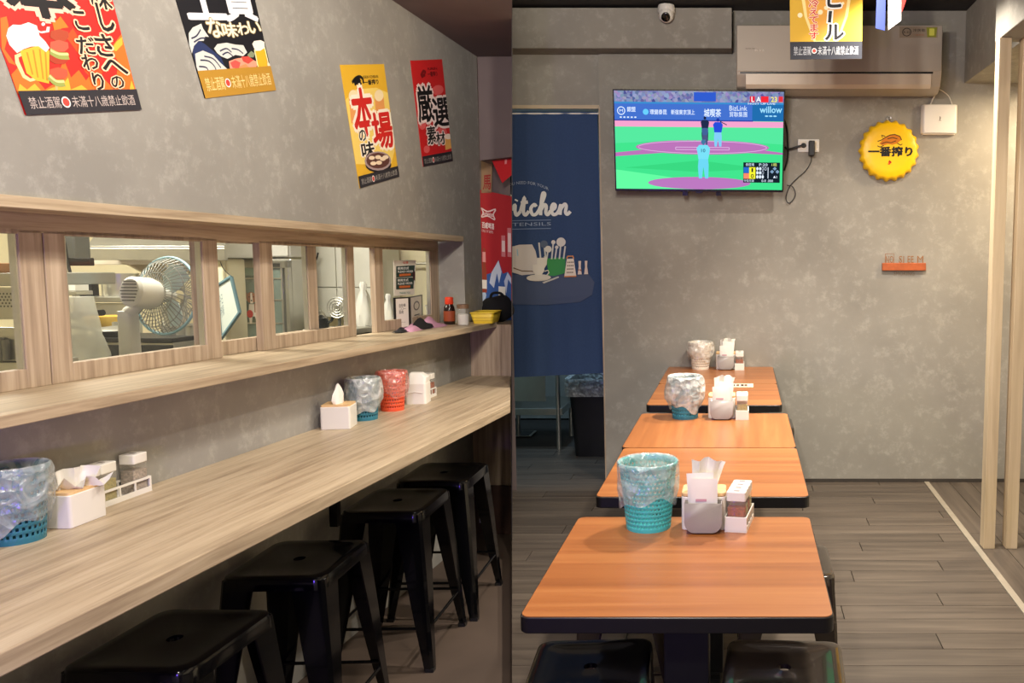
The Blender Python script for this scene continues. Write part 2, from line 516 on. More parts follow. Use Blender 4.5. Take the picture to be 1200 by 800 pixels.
    def stroke(s, name, lines, wd, m, asp=1.0, k=None):
        """ribbons along polylines given in u,v; wd in u units, asp = du per dv"""
        vs, fs = [], []
        for ln in lines:
            pts = [Vector((a, b / 1.0, 0)) for a, b in ln]
            for i, p in enumerate(pts):
                t = pts[min(i + 1, len(pts) - 1)] - pts[max(i - 1, 0)]
                t = Vector((t.x, t.y * asp, 0)).normalized()
                nn = Vector((-t.y, t.x / asp, 0)) * (wd / 2)
                vs += [(p.x + nn.x, p.y + nn.y), (p.x - nn.x, p.y - nn.y)]
            b = len(vs) - 2 * len(pts)
            for i in range(len(pts) - 1):
                fs.append((b + 2 * i, b + 2 * i + 1, b + 2 * i + 3, b + 2 * i + 2))
        return s.put(name, vs, fs, m, k)

# ------------------------------------------------------------------ divider added on the seam line, also stops light between the two areas
_pn = ray(600, 0).cross(ray(600, 800)).normalized()
def seam_w(y, z):
    return C0.x - (_pn.y * (y - C0.y) + _pn.z * (z - C0.z)) / _pn.x
_pl = LI3 @ _pn
def seam_l(y, z):
    return -(_pl.y * y + _pl.z * (z - HC)) / _pl.x

ZC = 2.89          # table room ceiling
YW = 5.385         # back wall face
mb = MB()
ring0, ring1 = [], []
for y, z in ((4.30, 0.0), (YW, 0.0), (YW, ZC), (4.30, ZC)):
    x = seam_w(y, z)
    ring0.append((x - 0.0015, y, z)); ring1.append((x + 0.0015, y, z))
mb.loft([ring0, ring1])
struct('added_partition', mb, M['partition'], label='thin dark partition panel added between counter and table areas', cat='wall')

# ------------------------------------------------------------------ table side: shell
fl = struct('floor', MB().prism([(-0.75, -1.5), (2.3, -1.5), (2.3, 7.4), (seam_w(7.4, 0), 7.4), (seam_w(2.8, 0), 2.8)], -0.06, -0.012), M['floor_base'], label='dark wood plank floor under the tables', cat='floor')
plank_mesh = {}
def plank(x0, x1, y0, y1, m, along):
    lx, ly = round(x1 - x0, 3), round(y1 - y0, 3)
    k = (lx, ly, m.name)
    if k not in plank_mesh:
        g = 0.0012
        b = MB().box(g, lx - g, g, ly - g, -0.012, -0.002)
        b.add([(g + .001, g + .001, 0), (lx - g - .001, g + .001, 0), (lx - g - .001, ly - g - .001, 0), (g + .001, ly - g - .001, 0)], [(0, 1, 2, 3)])
        o = len(b.v) - 4
        b.f += [[4, 5, o + 1, o], [5, 6, o + 2, o + 1], [6, 7, o + 3, o + 2], [7, 4, o, o + 3]]
        b.f.remove([4, 5, 6, 7])
        plank_mesh[k] = b.mesh('plank', m)
    o = bpy.data.objects.new('plank', plank_mesh[k])
    COL.objects.link(o)
    o.location = (x0, y0, 0)
    o.parent = fl
y = 2.45
row = 0
while y < 6.3:
    x = -2.6 + (row * 0.43) % 1.2 - 1.2
    while x < 1.150:
        a, b = max(x, -2.6), min(x + 1.2, 1.150)
        if b > seam_w(y, 0) + 0.01:
            if a < seam_w(y, 0):
                o = MB().prism([(seam_w(y, 0), y + .0012), (b - .0012, y + .0012), (b - .0012, y + 0.1288), (seam_w(y + .13, 0), y + 0.1288)], -0.012, 0).build('plank', M['plank'], fl)
            elif b - a > 0.02: plank(a, b, y, y + 0.13, M['plank'], 'X')
        x += 1.2
    y += 0.13; row += 1
for i in range(8):
    x = 1.182 + i * 0.13
    for a, b in ((1.9, 3.1 + 0.2 * (i % 3)), (3.1 + 0.2 * (i % 3), 4.4 + 0.15 * (i % 2)), (4.4 + 0.15 * (i % 2), YW)):
        plank(x, min(x + 0.13, 2.2), a, b, M['plank_y'], 'Y')
struct('trim_1', MB().box(1.150, 1.182, -1.0, YW, -0.012, 0.004), M['steel_strip'], bevel=0.0015, label='metal joint strip along the floor', cat='floor strip')

struct('wall_back', MB().box(-0.872, 2.25, YW, YW + 0.16, 0, 2.625).box(-0.06, 2.25, YW, YW + 0.16, 2.625, ZC).box(-0.872, -0.06, YW + 0.03, YW + 0.16, 2.625, ZC), M['conc_back'], label='grey plastered back wall behind the screen', cat='wall')
struct('wall_lintel', MB().box(-2.2, -0.872, YW + 0.05, YW + 0.16, 2.345, ZC), M['conc_back'], label='plaster lintel over the kitchen doorway', cat='wall')
struct('ceiling_beam', MB().box(-1.48, -0.066, YW - 0.13, YW + 0.05, 2.645, 2.875), M['conc_back'], bevel=0.004, label='plastered beam under the ceiling above the doorway', cat='beam')
struct('trim_2', MB().box(-2.2, -0.872, YW + 0.045, YW + 0.16, 2.325, 2.347), M['oak_x'], label='pale wood strip under the doorway lintel', cat='trim')
struct('ceiling', MB().box(-0.96, 2.3, -1.5, 7.4, ZC, ZC + 0.1).box(-2.8, -0.96, 5.2, 7.4, ZC, ZC + 0.1).box(seam_w(4.9, ZC) - 0.5, -0.96, 2.78, 5.2, ZC, ZC + 0.1), M['ceil_dark'], label='black ceiling above the tables', cat='ceiling')
struct('baseboard_back', MB().box(-0.86, 2.2, YW - 0.006, YW, 0, 0.022), M['floor_base'], label='dark dirty joint at the foot of the back wall', cat='baseboard')
# right hand side
struct('wall_right', MB().box(2.2, 2.3, -1.5, YW, 0, ZC), M['kitchen_wall'], label='side wall behind the slatted screen', cat='wall')
struct('ceiling_beam', MB().box(1.20, 2.2, -1.0, 4.27, 2.46, ZC), M['conc_back'], bevel=0.004, label='plaster beam above the slatted screen', cat='beam')
struct('ceiling_beam', MB().box(1.335, 2.2, 4.27, YW, 2.468, ZC), M['conc_back'], bevel=0.004, label='plaster beam running into the back wall', cat='beam')
struct('wall_front', MB().box(-2.6, 2.3, -1.6, -1.5, 0, 3.0), M['conc_back'], label='wall behind the viewer', cat='wall')
# back room behind the doorway
struct('wall_back_room', MB().box(-2.9, 0.2, 7.4, 7.5, 0, ZC).box(-0.5, -0.4, YW + 0.16, 7.4, 0, ZC).box(-2.8, -2.7, YW + 0.2, 7.4, 0, ZC), M['conc_back'], label='back room wall seen below the curtain', cat='wall')
struct('trim_3', MB().box(-0.876, -0.868, YW - 0.002, YW + 0.16, 0, 2.33), M['oak_z'], label='pale worn edge of the doorway jamb', cat='trim')

# slatted screen of posts
scr = thing('slatted_screen', 'row of pale wooden posts standing under the plaster beam', 'screen', FR, (1.194, 4.2, 0))
for i in range(8):
    x = i * 0.112
    MB().box(x, x + 0.057, -0.03, 0.035, 0, 2.46).build('post', M['post'], scr, bevel=0.002)
st = Sheet('x', '', '', (1.425, 4.169, 1.93), (1.49, 4.169, 1.93), (1.49, 4.169, 2.03), (1.425, 4.169, 2.03), None, parent=scr)
st.o = Vector((1.2, 4.2, 0))
st.ring('sticker', 0.45, 0.3, 0.45, 0.28, 0.22, ink(206, 150, 190))
st.ring('sticker', 0.45, 0.75, 0.36, 0.22, 0.25, ink(206, 150, 190))

# ------------------------------------------------------------------ counter side: shell
XW, YE = -1.785, 4.72
ZL = 2.688
struct('floor', MB().prism([(-2.2, -1.0), (0.2, -1.0), (seam_l(2.8, 0), 2.8), (seam_l(5.3, 0), 5.3), (-2.2, 5.3)], -0.03, 0.0), M['floor_left'], FL, label='brown floor under the bar stools', cat='floor')
mb = MB().box(XW - 0.16, XW, 0.4, 4.93, 0, 1.172).box(XW - 0.16, XW, 0.4, 4.93, 1.668, ZL).box(XW - 0.16, XW, 4.66, 4.93, 1.172, 1.668)
struct('wall_left', mb, M['conc'], FL, label='grey plaster wall with the serving hatch', cat='wall')
struct('ceiling', MB().prism([(-2.0, -1.0), (-1.0, -1.0), (-1.0, seam_l(1, ZL) / seam_l(1, ZL) * 2.9), (seam_l(3.3, ZL), 3.3), (seam_l(5.2, ZL), 5.2), (-2.0, 5.2)], ZL, ZL + 0.05), M['ceil_left'], FL, label='dark plum ceiling over the counter', cat='ceiling')
struct('wall_end', MB().prism([(-1.95, 5.15), (seam_l(5.15, 1.5), 5.15), (seam_l(5.2, 1.5), 5.2), (-1.95, 5.2)], 0, ZL), M['ceil_left'], FL, label='dark wall beyond the end of the counter', cat='wall')
struct('wall_bulkhead', MB().loft([[(-1.785, 4.94, 2.11), (seam_l(4.94, 2.13), 4.94, 2.13), (seam_l(5.15, 2.13), 5.15, 2.13), (-1.785, 5.15, 2.11)], [(-1.785, 4.94, ZL), (seam_l(4.94, ZL), 4.94, ZL), (seam_l(5.15, ZL), 5.15, ZL), (-1.785, 5.15, ZL)]]), M['ceil_left'], FL, label='dark bulkhead above the red beer poster', cat='wall')
struct('trim_4', MB().box(XW - 0.16, XW + 0.014, 0.4, 4.625, 1.641, 1.669), M['oak'], FL, bevel=0.002, label='pale oak board along the top of the hatch', cat='trim')
struct('trim_5', MB().box(-1.952, -1.922, 0.4, 4.645, 1.592, 1.642), M['oak'], FL, label='oak upper track rail of the sliding windows', cat='trim')

# sliding windows of the hatch
def window(i, y0, y1, xf, label, sl=0.07, sr=0.07, z0=1.2):
    o = empty_struct('window_%d' % i, FL, (xf, y0, z0), label, 'window')
    w, h = y1 - y0, 1.60 - z0
    t = -0.026
    MB().box(t, 0, 0, sl, 0, h).build('stile', M['oak_z'], o, bevel=0.002)
    MB().box(t, 0, w - sr, w, 0, h).build('stile', M['oak_z'], o, bevel=0.002)
    MB().box(t, 0, sl, w - sr, 0, 0.05).build('rail', M['oak_z'], o, bevel=0.002)
    MB().box(t, 0, sl, w - sr, h - 0.012, h).build('rail', M['oak_z'], o)
    b = MB()
    for a in ((0.0, 0.006, 0.05, h - 0.012), ):
        b.box(t + 0.004, -0.004, sl, sl + 0.006, 0.05, h - 0.012).box(t + 0.004, -0.004, w - sr - 0.006, w - sr, 0.05, h - 0.012)
    b.build('glazing_bead', M['steel'], o)
    MB().add([(t / 2, sl, 0.05), (t / 2, w - sr, 0.05), (t / 2, w - sr, h - 0.012), (t / 2, sl, h - 0.012)], [(0, 1, 2, 3)]).build('pane', M['glass'], o)
window(1, 1.30, 2.138, -1.922, 'hatch window at the start of the counter')
window(2, 2.142, 2.82, -1.922, 'hatch window in front of the white fan', 0.066, 0.075)
window(3, 2.76, 3.48, -1.952, 'recessed hatch window in front of the whiteboard', 0.06, 0.065)
window(4, 3.05, 3.73, -1.922, 'hatch window beside the recessed one, in front of the fridge', 0.078, 0.06)
window(5, 3.92, 4.645, -1.922, 'hatch window behind the menu stand', 0.08, 0.105)

# shelf and counter
t = thing('hatch_shelf', 'long pale oak shelf below the sliding hatch windows', 'shelf', FL, (XW, 2.6, 1.172))
MB().box(-0.165, 0.153, -2.2, YE - 2.6, 0, 0.028).build('board', M['oak'], t, bevel=0.002)
_k = seam_l(2, .86) - seam_l(1, .86)
yc0 = (XW + 0.54 + 0.008 - (seam_l(1, .86) - _k)) / _k      # where the front edge meets the divider line
t = thing('bar_counter', 'long pale oak wall counter above the black bar stools', 'counter', FL, (XW, 2.6, 0))
MB().prism([(0, -2.2), (0.54, -2.2), (0.54, yc0 - 2.6), (seam_l(YE, .86) - XW - 0.008, YE - 2.6), (0, YE - 2.6)], 0.86, 0.90).build('worktop', M['oak'], t, bevel=0.003)
for yy in (-1.6, 0.6): MB().box(0, 0.36, yy, yy + 0.03, 0.80, 0.86).box(0, 0.03, yy, yy + 0.03, 0.5, 0.80).build('bracket', M['black'], t)
t = thing('end_cabinet', 'pale oak cabinet closing the far end of the counter', 'cabinet', FL, (XW, YE, 0))
MB().loft([[(0, 0, z), (seam_l(YE, z) - XW - 0.004, 0, z), (seam_l(5.13, z) - XW - 0.004, 0.41, z), (0, 0.41, z)] for z in (0.0, 1.186)]).build('body', M['oak_z'], t, bevel=0.002)
MB().loft([[(0, -0.012, z), (seam_l(YE - .012, z) - XW - 0.004, -0.012, z), (seam_l(YE, z) - XW - 0.004, 0.0, z), (0, 0.0, z)] for z in (0.0, 0.28)]).build('plinth', M['brownply'], t, bevel=0.002)
p = L(1, 566, 606, YE - 0.02)
t = thing('wall_socket', 'small white socket low on the end cabinet plinth', 'socket', FL, p)
MB().rbox(-0.02, 0.02, -0.004, 0.006, -0.03, 0.03, 0.003, 2).build('plate', M['white'], t)
MB().box(-0.006, -0.003, -0.006, 0, -0.008, 0.008).box(0.003, 0.006, -0.006, 0, -0.008, 0.008).build('slot', M['black'], t)

# kitchen shell
struct('wall_kitchen', MB().box(-5.4, -1.96, 5.28, 5.34, 0, 2.7).box(-5.45, -5.4, 0.5, 5.34, 0, 2.7).box(-5.4, -1.96, 0.4, 0.5, 0, 2.7), M['kitchen_wall'], FL, label='cream kitchen wall seen through the hatch', cat='wall')
struct('ceiling_kitchen', MB().box(-5.45, -1.94, 0.4, 5.34, 2.70, 2.75), M['kitchen_white'], FL, label='white kitchen ceiling', cat='ceiling')
struct('floor_kitchen', MB().box(-5.45, -1.94, 0.4, 5.34, -0.03, 0.0), M['floor_left'], FL, label='kitchen floor behind the counter wall', cat='floor')

# ------------------------------------------------------------------ tables
def table(label, x0, x1, y0, y1, grain):
    t = thing('dining_table', label, 'table', FR, ((x0 + x1) / 2, (y0 + y1) / 2, 0), 0, 'dining tables in a row')
    w, d = (x1 - x0) / 2, (y1 - y0) / 2
    MB().rbox(-w, w, -d, d, 0.704, 0.7385, 0.022).build('edge_band', M['black_edge'], t, 40, 0.002)
    MB().rbox(-w + 0.003, w - 0.003, -d + 0.003, d - 0.003, 0.7385, 0.7405, 0.02).build('tabletop', M['tablewood_' + grain], t, 40)
    MB().box(-0.055, 0.055, -0.04, 0.04, 0.03, 0.69).build('column', M['black'], t, bevel=0.003)
    MB().box(-0.20, 0.20, -0.03, 0.03, 0.68, 0.704).box(-0.03, 0.03, -0.2, 0.2, 0.68, 0.704).build('support_bracket', M['black'], t)
    MB().rbox(-0.046, 0.046, -0.22, 0.22, 0.0, 0.02, 0.02).box(-0.044, 0.044, -0.06, 0.06, 0.02, 0.034).build('base_plate', M['black'], t, 40)
    return t
table('orange wood table holding the teal mesh bin', -0.466, 0.190, 1.722, 2.385, 'x')
table('bare orange wood table with cross grain and a black front edge', -0.453, 0.204, 2.580, 3.217, 'x')
table('orange wood table holding the blue mesh bin with bulging bag', -0.462, 0.203, 3.220, 3.885, 'y')
table('orange wood table carrying only the flat menu card', -0.465, 0.188, 4.090, 4.722, 'x')
table('orange wood table pushed against the grey back wall', -0.467, 0.188, 4.724, 5.383, 'x')

# ------------------------------------------------------------------ stools
def rsq(h, r, z, seg=5):
    return [(x, y, z) for x, y in rrect(-h, h, -h, h, r, seg)]
STOOLS = {}
def stool(label, frame, x, y, rz, h, m, group=None, sy=1.0, splay=0.05):
    key = (h, m.name, sy)
    if key in STOOLS:
        t = copy_tree(STOOLS[key])
        t.matrix_world = frame @ Matrix.Translation((x, y, 0)) @ Matrix.Rotation(rz, 4, 'Z')
        return tag(t, label, 'stool', group)
    t = thing('metal_stool', label, 'stool', frame, (x, y, 0), rz, group)
    w = 0.152
    rings = [rsq(0.016, 0.0155, h - 0.016), rsq(0.017, 0.0165, h - 0.004), rsq(0.05, 0.03, h - 0.005), rsq(w - 0.03, 0.035, h - 0.004), rsq(w - 0.012, 0.035, h), rsq(w - 0.003, 0.036, h - 0.004),
             rsq(w, 0.036, h - 0.012), rsq(w + 0.002, 0.036, h - 0.04), rsq(w - 0.002, 0.034, h - 0.04), rsq(w - 0.005, 0.033, h - 0.014), rsq(0.05, 0.03, h - 0.015), rsq(0.016, 0.0155, h - 0.016)]
    b = MB().loft(rings, (False, False))
    for v in b.v: v.y *= sy
    b.build('seat', m, t, 35)
    for sx in (-1, 1):
        for s2 in (-1, 1):
            rr = []
            for z, a, k in ((h - 0.012, 0.098, -0.004), (h * 0.62, 0.078, splay * 0.36), (h * 0.3, 0.055, splay * 0.68), (0.008, 0.032, splay)):
                cx, cy = sx * (w + k), s2 * (w * sy + k)
                th = 0.005
                c = 0.010
                pts = [(0 - c, 0), (-a, 0), (-a, -th), (-th, -th), (-th, -a), (0, -a), (0, -c)]
                rr.append([(cx + sx * px_, cy + s2 * py_, z) for px_, py_ in pts])
            lg = MB().loft(rr).build('leg', m, t, 30)
            cx, cy = sx * (w + splay), s2 * (w * sy + splay)
            MB().box(min(cx, cx - sx * 0.03), max(cx, cx - sx * 0.03), min(cy, cy - s2 * 0.03), max(cy, cy - s2 * 0.03), 0, 0.014).build('rubber_foot', M['black'], lg)
    q, z = w + splay * 0.72, h * 0.27
    q2 = w * sy + splay * 0.72
    for a, c in (((-q, -q2), (q, -q2)), ((q, -q2), (q, q2)), ((q, q2), (-q, q2)), ((-q, q2), (-q, -q2))):
        MB().tube([(a[0] * .96, a[1] * .96, z), (c[0] * .96, c[1] * .96, z)], 0.006, 8).build('brace', m, t, 60)
    STOOLS[key] = t
    return t
BG, ZG = M['black_gloss'], M['bronze_gloss']
g = 'black bar stools under the counter'
for x, y, a, lab in ((-1.512, 1.985, 2, 'black metal bar stool at the violet-lit start of the counter'), (-1.535, 2.57, 6, 'second black bar stool from the start of the counter'),
                     (-1.535, 3.25, 5, 'third black bar stool, one short of the end cabinet'), (-1.54, 3.72, 5, 'black bar stool beside the oak end cabinet')):
    stool(lab, FL, x, y, R(a), 0.60, BG, g, 1.2, 0.04)
g = 'low stools tucked under the tables'
stool('low black metal stool under the table with the teal bin', FR, -0.386, 2.09, R(4), 0.45, BG, g, splay=0.018)
stool('smoky bronze low stool under the table with the teal bin', FR, 0.104, 2.085, R(-3), 0.45, ZG, g, splay=0.018)
stool('smoky bronze low stool between the teal bin table and the bare table', FR, 0.145, 2.83, R(0), 0.45, ZG, g, splay=0.018)
stool('smoky bronze low stool under the bare table, on the doorway side', FR, -0.385, 2.83, R(3), 0.45, ZG, g, splay=0.018)
stool('smoky bronze low stool near the back wall, beside the far table', FR, 0.145, 5.07, R(0), 0.45, ZG, g, splay=0.018)
# ------------------------------------------------------------------ small table ware
def basket(t, h, r0, r1, m, n=60, rows=22, sx=1.0, sy=1.0):
    b = MB()
    vs = []
    for i in range(rows + 1):
        z = h * i / rows
        r = r0 + (r1 - r0) * i / rows
        for j in range(n):
            a = 2 * PI * (j + 0.0) / n
            vs.append((r * math.cos(a) * sx, r * math.sin(a) * sy, z))
    fs = []
    for i in range(rows):
        for j in range(n):
            if 1 < i < rows - 2 and ((i % 2 == 0 and j % 2 == (i // 2) % 2)): continue
            k = (j + 1) % n
            fs.append((i * n + j, i * n + k, (i + 1) * n + k, (i + 1) * n + j))
    fs.append(tuple(range(n - 1, -1, -1)))
    b.add(vs, fs)
    o = b.build('mesh_basket', m, t, 60)
    sm = o.modifiers.new('wall', 'SOLIDIFY'); sm.thickness = 0.0022
    MB().lathe([(r1 - 0.002, h - 0.008), (r1 + 0.003, h - 0.008), (r1 + 0.003, h), (r1 - 0.002, h), (r1 - 0.002, h - 0.008)], 40, (0, 0, 0), sx, sy, (False, False)).build('rim', m, o, 60)
def liner(t, h, r0, r1, drop, m, seed, amp=0.03, bulge=0.0, sx=1.0, sy=1.0, inner=True, ragged=0.2):
    rnd = random.Random(seed)
    ph = [rnd.uniform(0, 6.28) for _ in range(8)]
    def jit(a, i):
        v = math.sin(3 * a + ph[0] + i * .7) + 0.7 * math.sin(7 * a + ph[1] - i * 1.1) + 0.5 * math.sin(13 * a + ph[2] + i * 1.9) + 0.35 * math.sin(23 * a + ph[3] + i * 2.7)
        return amp * v * 0.5
    n = 56
    slope = (r1 - r0) / h
    prof = []
    if inner:
        for z in (0.35, 0.55, 0.75, 0.92): prof.append((r0 + slope * h * z - 0.006, h * z))
    prof += [(r1 - 0.003, h), (r1 + 0.002, h + 0.004), (r1 + 0.006, h)]
    for q in (0.1, 0.3, 0.5, 0.7, 0.88, 1.0):
        z = h - drop * q
        prof.append((r1 + 0.006 + bulge * math.sin(PI * q) - (slope * drop * q * 0.6 if q > 0.85 else 0), z))
    b = MB()
    rings = []
    for i, (r, z) in enumerate(prof):
        ring = []
        rimk = 0.25 if abs(z - h) < 0.006 else 1
        for j in range(n):
            a = 2 * PI * j / n
            rr = r * (1 + jit(a, i) * rimk)
            zz = z
            if i >= len(prof) - 2: zz += drop * ragged * (math.sin(2 * a + ph[4]) * 0.6 + math.sin(5 * a + ph[5]) * 0.4) * (1 if i == len(prof) - 1 else 0.5)
            ring.append((rr * math.cos(a) * sx, rr * math.sin(a) * sy, zz))
        rings.append(ring)
    b.loft(rings, (False, False))
    return b.build('bag_liner', m, t, 50)
def bin_(label, frame, loc, h, r0, r1, mb_, mg, seed, drop, group, bulge=0.0, amp=0.03, sx=1.0, sy=1.0, rz=0, n=60, rows=22):
    t = thing('mesh_bin', label, 'waste bin', frame, loc, rz, group)
    basket(t, h, r0, r1, mb_, n, rows, sx, sy)
    liner(t, h, r0, r1, drop, mg, seed, amp, bulge, sx, sy)
    return t
def tissue_mesh(w, h, seed, n=9, lean=0.0):
    rnd = random.Random(seed)
    b = MB()
    rows = 5
    vs = []
    for i in range(rows + 1):
        q = i / rows
        for j in range(n):
            u = j / (n - 1) - 0.5
            vs.append((u * w * (0.72 + 0.34 * q) + lean * q, 0.012 * math.sin(u * 14 + seed) * (0.4 + q) + rnd.uniform(-.003, .003), h * q * (1 - 0.25 * abs(u + rnd.uniform(-.15, .15)) * q)))
    fs = [(i * n + j, i * n + j + 1, (i + 1) * n + j + 1, (i + 1) * n + j) for i in range(rows) for j in range(n - 1)]
    return b.add(vs, fs)
def napkin_holder(label, frame, loc, rz, group, seed):
    t = thing('napkin_holder', label, 'napkin holder', frame, loc, rz, group)
    MB().rbox(-0.06, 0.06, 0.0, 0.085, 0.0, 0.092, 0.012).build('box', M['white'], t, 40, 0.002)
    MB().rbox(-0.060, 0.060, 0.0, 0.085, 0.092, 0.104, 0.012).build('lid', M['lidwood'], t, 40, 0.003)
    # grey front cup with a rounded bottom
    pts = [(-0.05, 0.085), (-0.05, 0.035)] + [(-0.05 + 0.026 * (1 - math.cos(R(a))), 0.035 - 0.03 * math.sin(R(a))) for a in range(15, 91, 15)] + \
          [(0.05 - 0.026 * (1 - math.cos(R(a))), 0.035 - 0.03 * math.sin(R(a))) for a in range(90, 0, -15)] + [(0.05, 0.035), (0.05, 0.085)]
    c = MB().prism_y(pts, -0.038, -0.0005)
    c.f = [f for f in c.f if not (all(abs(c.v[i].z - 0.085) < 1e-6 for i in f))]
    o = c.build('front_cup', M['grey_cup'], t, 40)
    sm = o.modifiers.new('wall', 'SOLIDIFY'); sm.thickness = 0.003; sm.offset = -1
    tissue_mesh(0.088, 0.09, seed, lean=0.012).xf(Matrix.Translation((0.0, 0.042, 0.1))).build('tissue', M['white_soft'], t, 80)
    return t
def packet(label, frame, loc, rz, w, h, group, tilt=0.0):
    t = thing('wipe_packet', label, 'wipe packet', frame, loc, rz, group, Matrix.Rotation(tilt, 4, 'Y'))
    b = MB()
    n = 8
    vs = []
    for i in range(n + 1):
        for j in range(n + 1):
            u, v = i / n, j / n
            d = 0.006 * (math.sin(PI * u) * math.sin(PI * v)) ** 0.5 + 0.0006 * math.sin(17 * u + 9 * v)
            vs.append(((u - 0.5) * w, -d, v * h))
    for i in range(n + 1):
        for j in range(n + 1):
            u, v = i / n, j / n
            vs.append(((u - 0.5) * w, 0.003 * (math.sin(PI * u) * math.sin(PI * v)) ** 0.5 + 0.0004, v * h))
    q = (n + 1) ** 2
    fs = []
    for i in range(n):
        for j in range(n):
            a = i * (n + 1) + j
            fs += [(a, a + n + 1, a + n + 2, a + 1), (q + a, q + a + 1, q + a + n + 2, q + a + n + 1)]
    b.add(vs, fs).build('sachet', M['white_soft'], t, 60)
    MB().box(-w * .3, w * .1, -0.0072, -0.0066, h * .55, h * .60).box(-w * .42, -w * .32, -0.005, -0.003, h * .15, h * .35).build('print', ink(196, 150, 160), t)
    return t
def spice_rack(label, frame, loc, rz, group, spices, jw=0.052, jd=0.034, jlab='', near='rack'):
    """rack runs along +Y from its front end"""
    n = len(spices)
    t = thing('spice_rack', label, 'spice rack', frame, loc, rz, group)
    ln = n * jd + 0.006
    w = jw / 2 + 0.003
    MB().box(-w, w, 0, ln, 0.0, 0.003).build('base', M['white'], t)
    for y0 in (0, ln - 0.003): MB().box(-w, w, y0, y0 + 0.003, 0.003, 0.042).build('end_plate', M['white'], t, bevel=0.001)
    for s in (-1, 1):
        x0, x1 = sorted((s * w, s * (w - 0.003)))
        b = MB().box(x0, x1, 0.003, ln - 0.003, 0.036, 0.042).box(x0, x1, 0.003, ln - 0.003, 0.003, 0.014)
        for k in range(n + 1):
            yy = 0.003 + k * (ln - 0.010) / n
            b.box(x0, x1, yy, yy + 0.004, 0.014, 0.036)
        b.build('side_rail', M['white'], t)
    fm = frame @ Matrix.Translation(Vector(loc)) @ Matrix.Rotation(rz, 4, 'Z')
    for k, sp in enumerate(spices):
        if not sp: continue
        col = {'chili': 'red chilli', 'curry': 'olive powder', 'pepper': 'grey pepper'}[sp]
        j = thing('spice_jar', '%s jar, %s of the row, %s' % (col, ('first', 'second', 'third', 'fourth')[k], jlab), 'spice jar', fm, (0, 0.003 + (k + 0.5) * jd, 0.003), 0, 'white-lidded spice jars ' + jlab)
        a, c = jw / 2 - 0.002, jd / 2 - 0.0015
        MB().rbox(-a, a, -c, c, 0.0, 0.082, 0.004, 3).build('body', M['jar_glass'], j, 40)
        MB().rbox(-a + .0015, a - .0015, -c + .0015, c - .0015, 0.0015, 0.062, 0.003, 3).build('spice', M[sp], j, 40)
        ld = MB().rbox(-a - .001, a + .001, -c, c, 0.080, 0.106, 0.005, 3).build('lid', M['white'], j, 40, 0.002)
        MB().box(-0.008, 0.008, -0.005, 0.004, 0.106, 0.1068).build('hinge_flap', M['grey_cup'], ld)
    return t
gB, gN, gS, gP = 'mesh bins on the tables', 'napkin holders on the tables', 'spice racks on the tables', 'wipe packets in the grey cups'
TZ = 0.7405
# front table
bin_('turquoise mesh bin with clear bag on the nearest wooden table', FR, (-0.258, 2.300, TZ), 0.183, 0.060, 0.078, M['teal'], M['bag'], 3, 0.105, gB, 0.0, 0.02, n=76, rows=30)
napkin_holder('white napkin holder with grey cup beside the turquoise mesh bin', FR, (-0.106, 2.268, TZ), 0, gN, 2)
packet('front wipe packet in the grey cup beside the turquoise bin', FR, (-0.104, 2.244, TZ + 0.016), 0, 0.072, 0.133, gP)
packet('rear wipe packet leaning in the grey cup beside the turquoise bin', FR, (-0.108, 2.2595, TZ + 0.024), 0, 0.072, 0.137, gP, R(-3))
spice_rack('white spice rack with four jars beside the turquoise bin set', FR, (-0.020, 2.250, TZ), R(-9), gS, ['chili', 'curry', 'chili', 'curry'], jw=0.054, jd=0.032, jlab='in the rack on the teal bin table')
# third table
bin_('blue mesh bin with bulging cloudy bag on the third table', FR, (-0.257, 3.790, TZ), 0.185, 0.056, 0.072, M['teal_dark'], M['bag_white'], 9, 0.135, gB, 0.012, 0.06)
napkin_holder('white napkin holder with grey cup beside the bulging bag bin', FR, (-0.094, 3.765, TZ), 0, gN, 5)
packet('large front wipe packet in the grey cup beside the bulging bag', FR, (-0.094, 3.741, TZ + 0.022), 0, 0.08, 0.125, gP)
packet('large tilted wipe packet behind another, beside the bulging bag', FR, (-0.092, 3.7565, TZ + 0.036), 0, 0.07, 0.130, gP, R(8))
spice_rack('white spice rack with olive jars beside the bulging bag bin', FR, (-0.004, 3.735, TZ), R(0), gS, ['curry', 'chili', 'curry'], jlab='in the rack on the third table')
# far table
bin_('cream bin with cloudy bag on the table against the wall', FR, (-0.262, 5.290, TZ), 0.165, 0.052, 0.072, M['cream'], M['bag_white'], 12, 0.10, gB, 0.008, 0.03)
napkin_holder('white napkin holder with grey cup beside the cream bin', FR, (-0.106, 5.265, TZ), 0, gN, 8)
packet('front wipe packet in the grey cup beside the cream bin', FR, (-0.106, 5.241, TZ + 0.016), 0, 0.072, 0.133, gP)
packet('taller tilted wipe packet in the grey cup beside the cream bin', FR, (-0.102, 5.2565, TZ + 0.028), 0, 0.072, 0.145, gP, R(6))
spice_rack('white spice rack with chilli jars beside the cream bin', FR, (-0.022, 5.225, TZ), 0, gS, ['chili', 'pepper', 'chili'], jlab='in the rack against the back wall')
cs = Sheet('menu_card', 'small printed card lying flat on the empty table', 'card', (-0.065, 4.60, TZ + 0.002), (0.055, 4.60, TZ + 0.002), (0.055, 4.715, TZ + 0.002), (-0.065, 4.715, TZ + 0.002), ink(236, 214, 190))
for k, u in enumerate((0.05, 0.24, 0.44, 0.6)): cs.rect('picture_block', u, 0.2, u + 0.13, 0.8, ink(60, 50, 44) if k % 2 == 0 else ink(110, 84, 66), 1)
cs.text('lettering', 'MENU', 0.76, 0.4, 0.96, 0.6, ink(150, 70, 50))

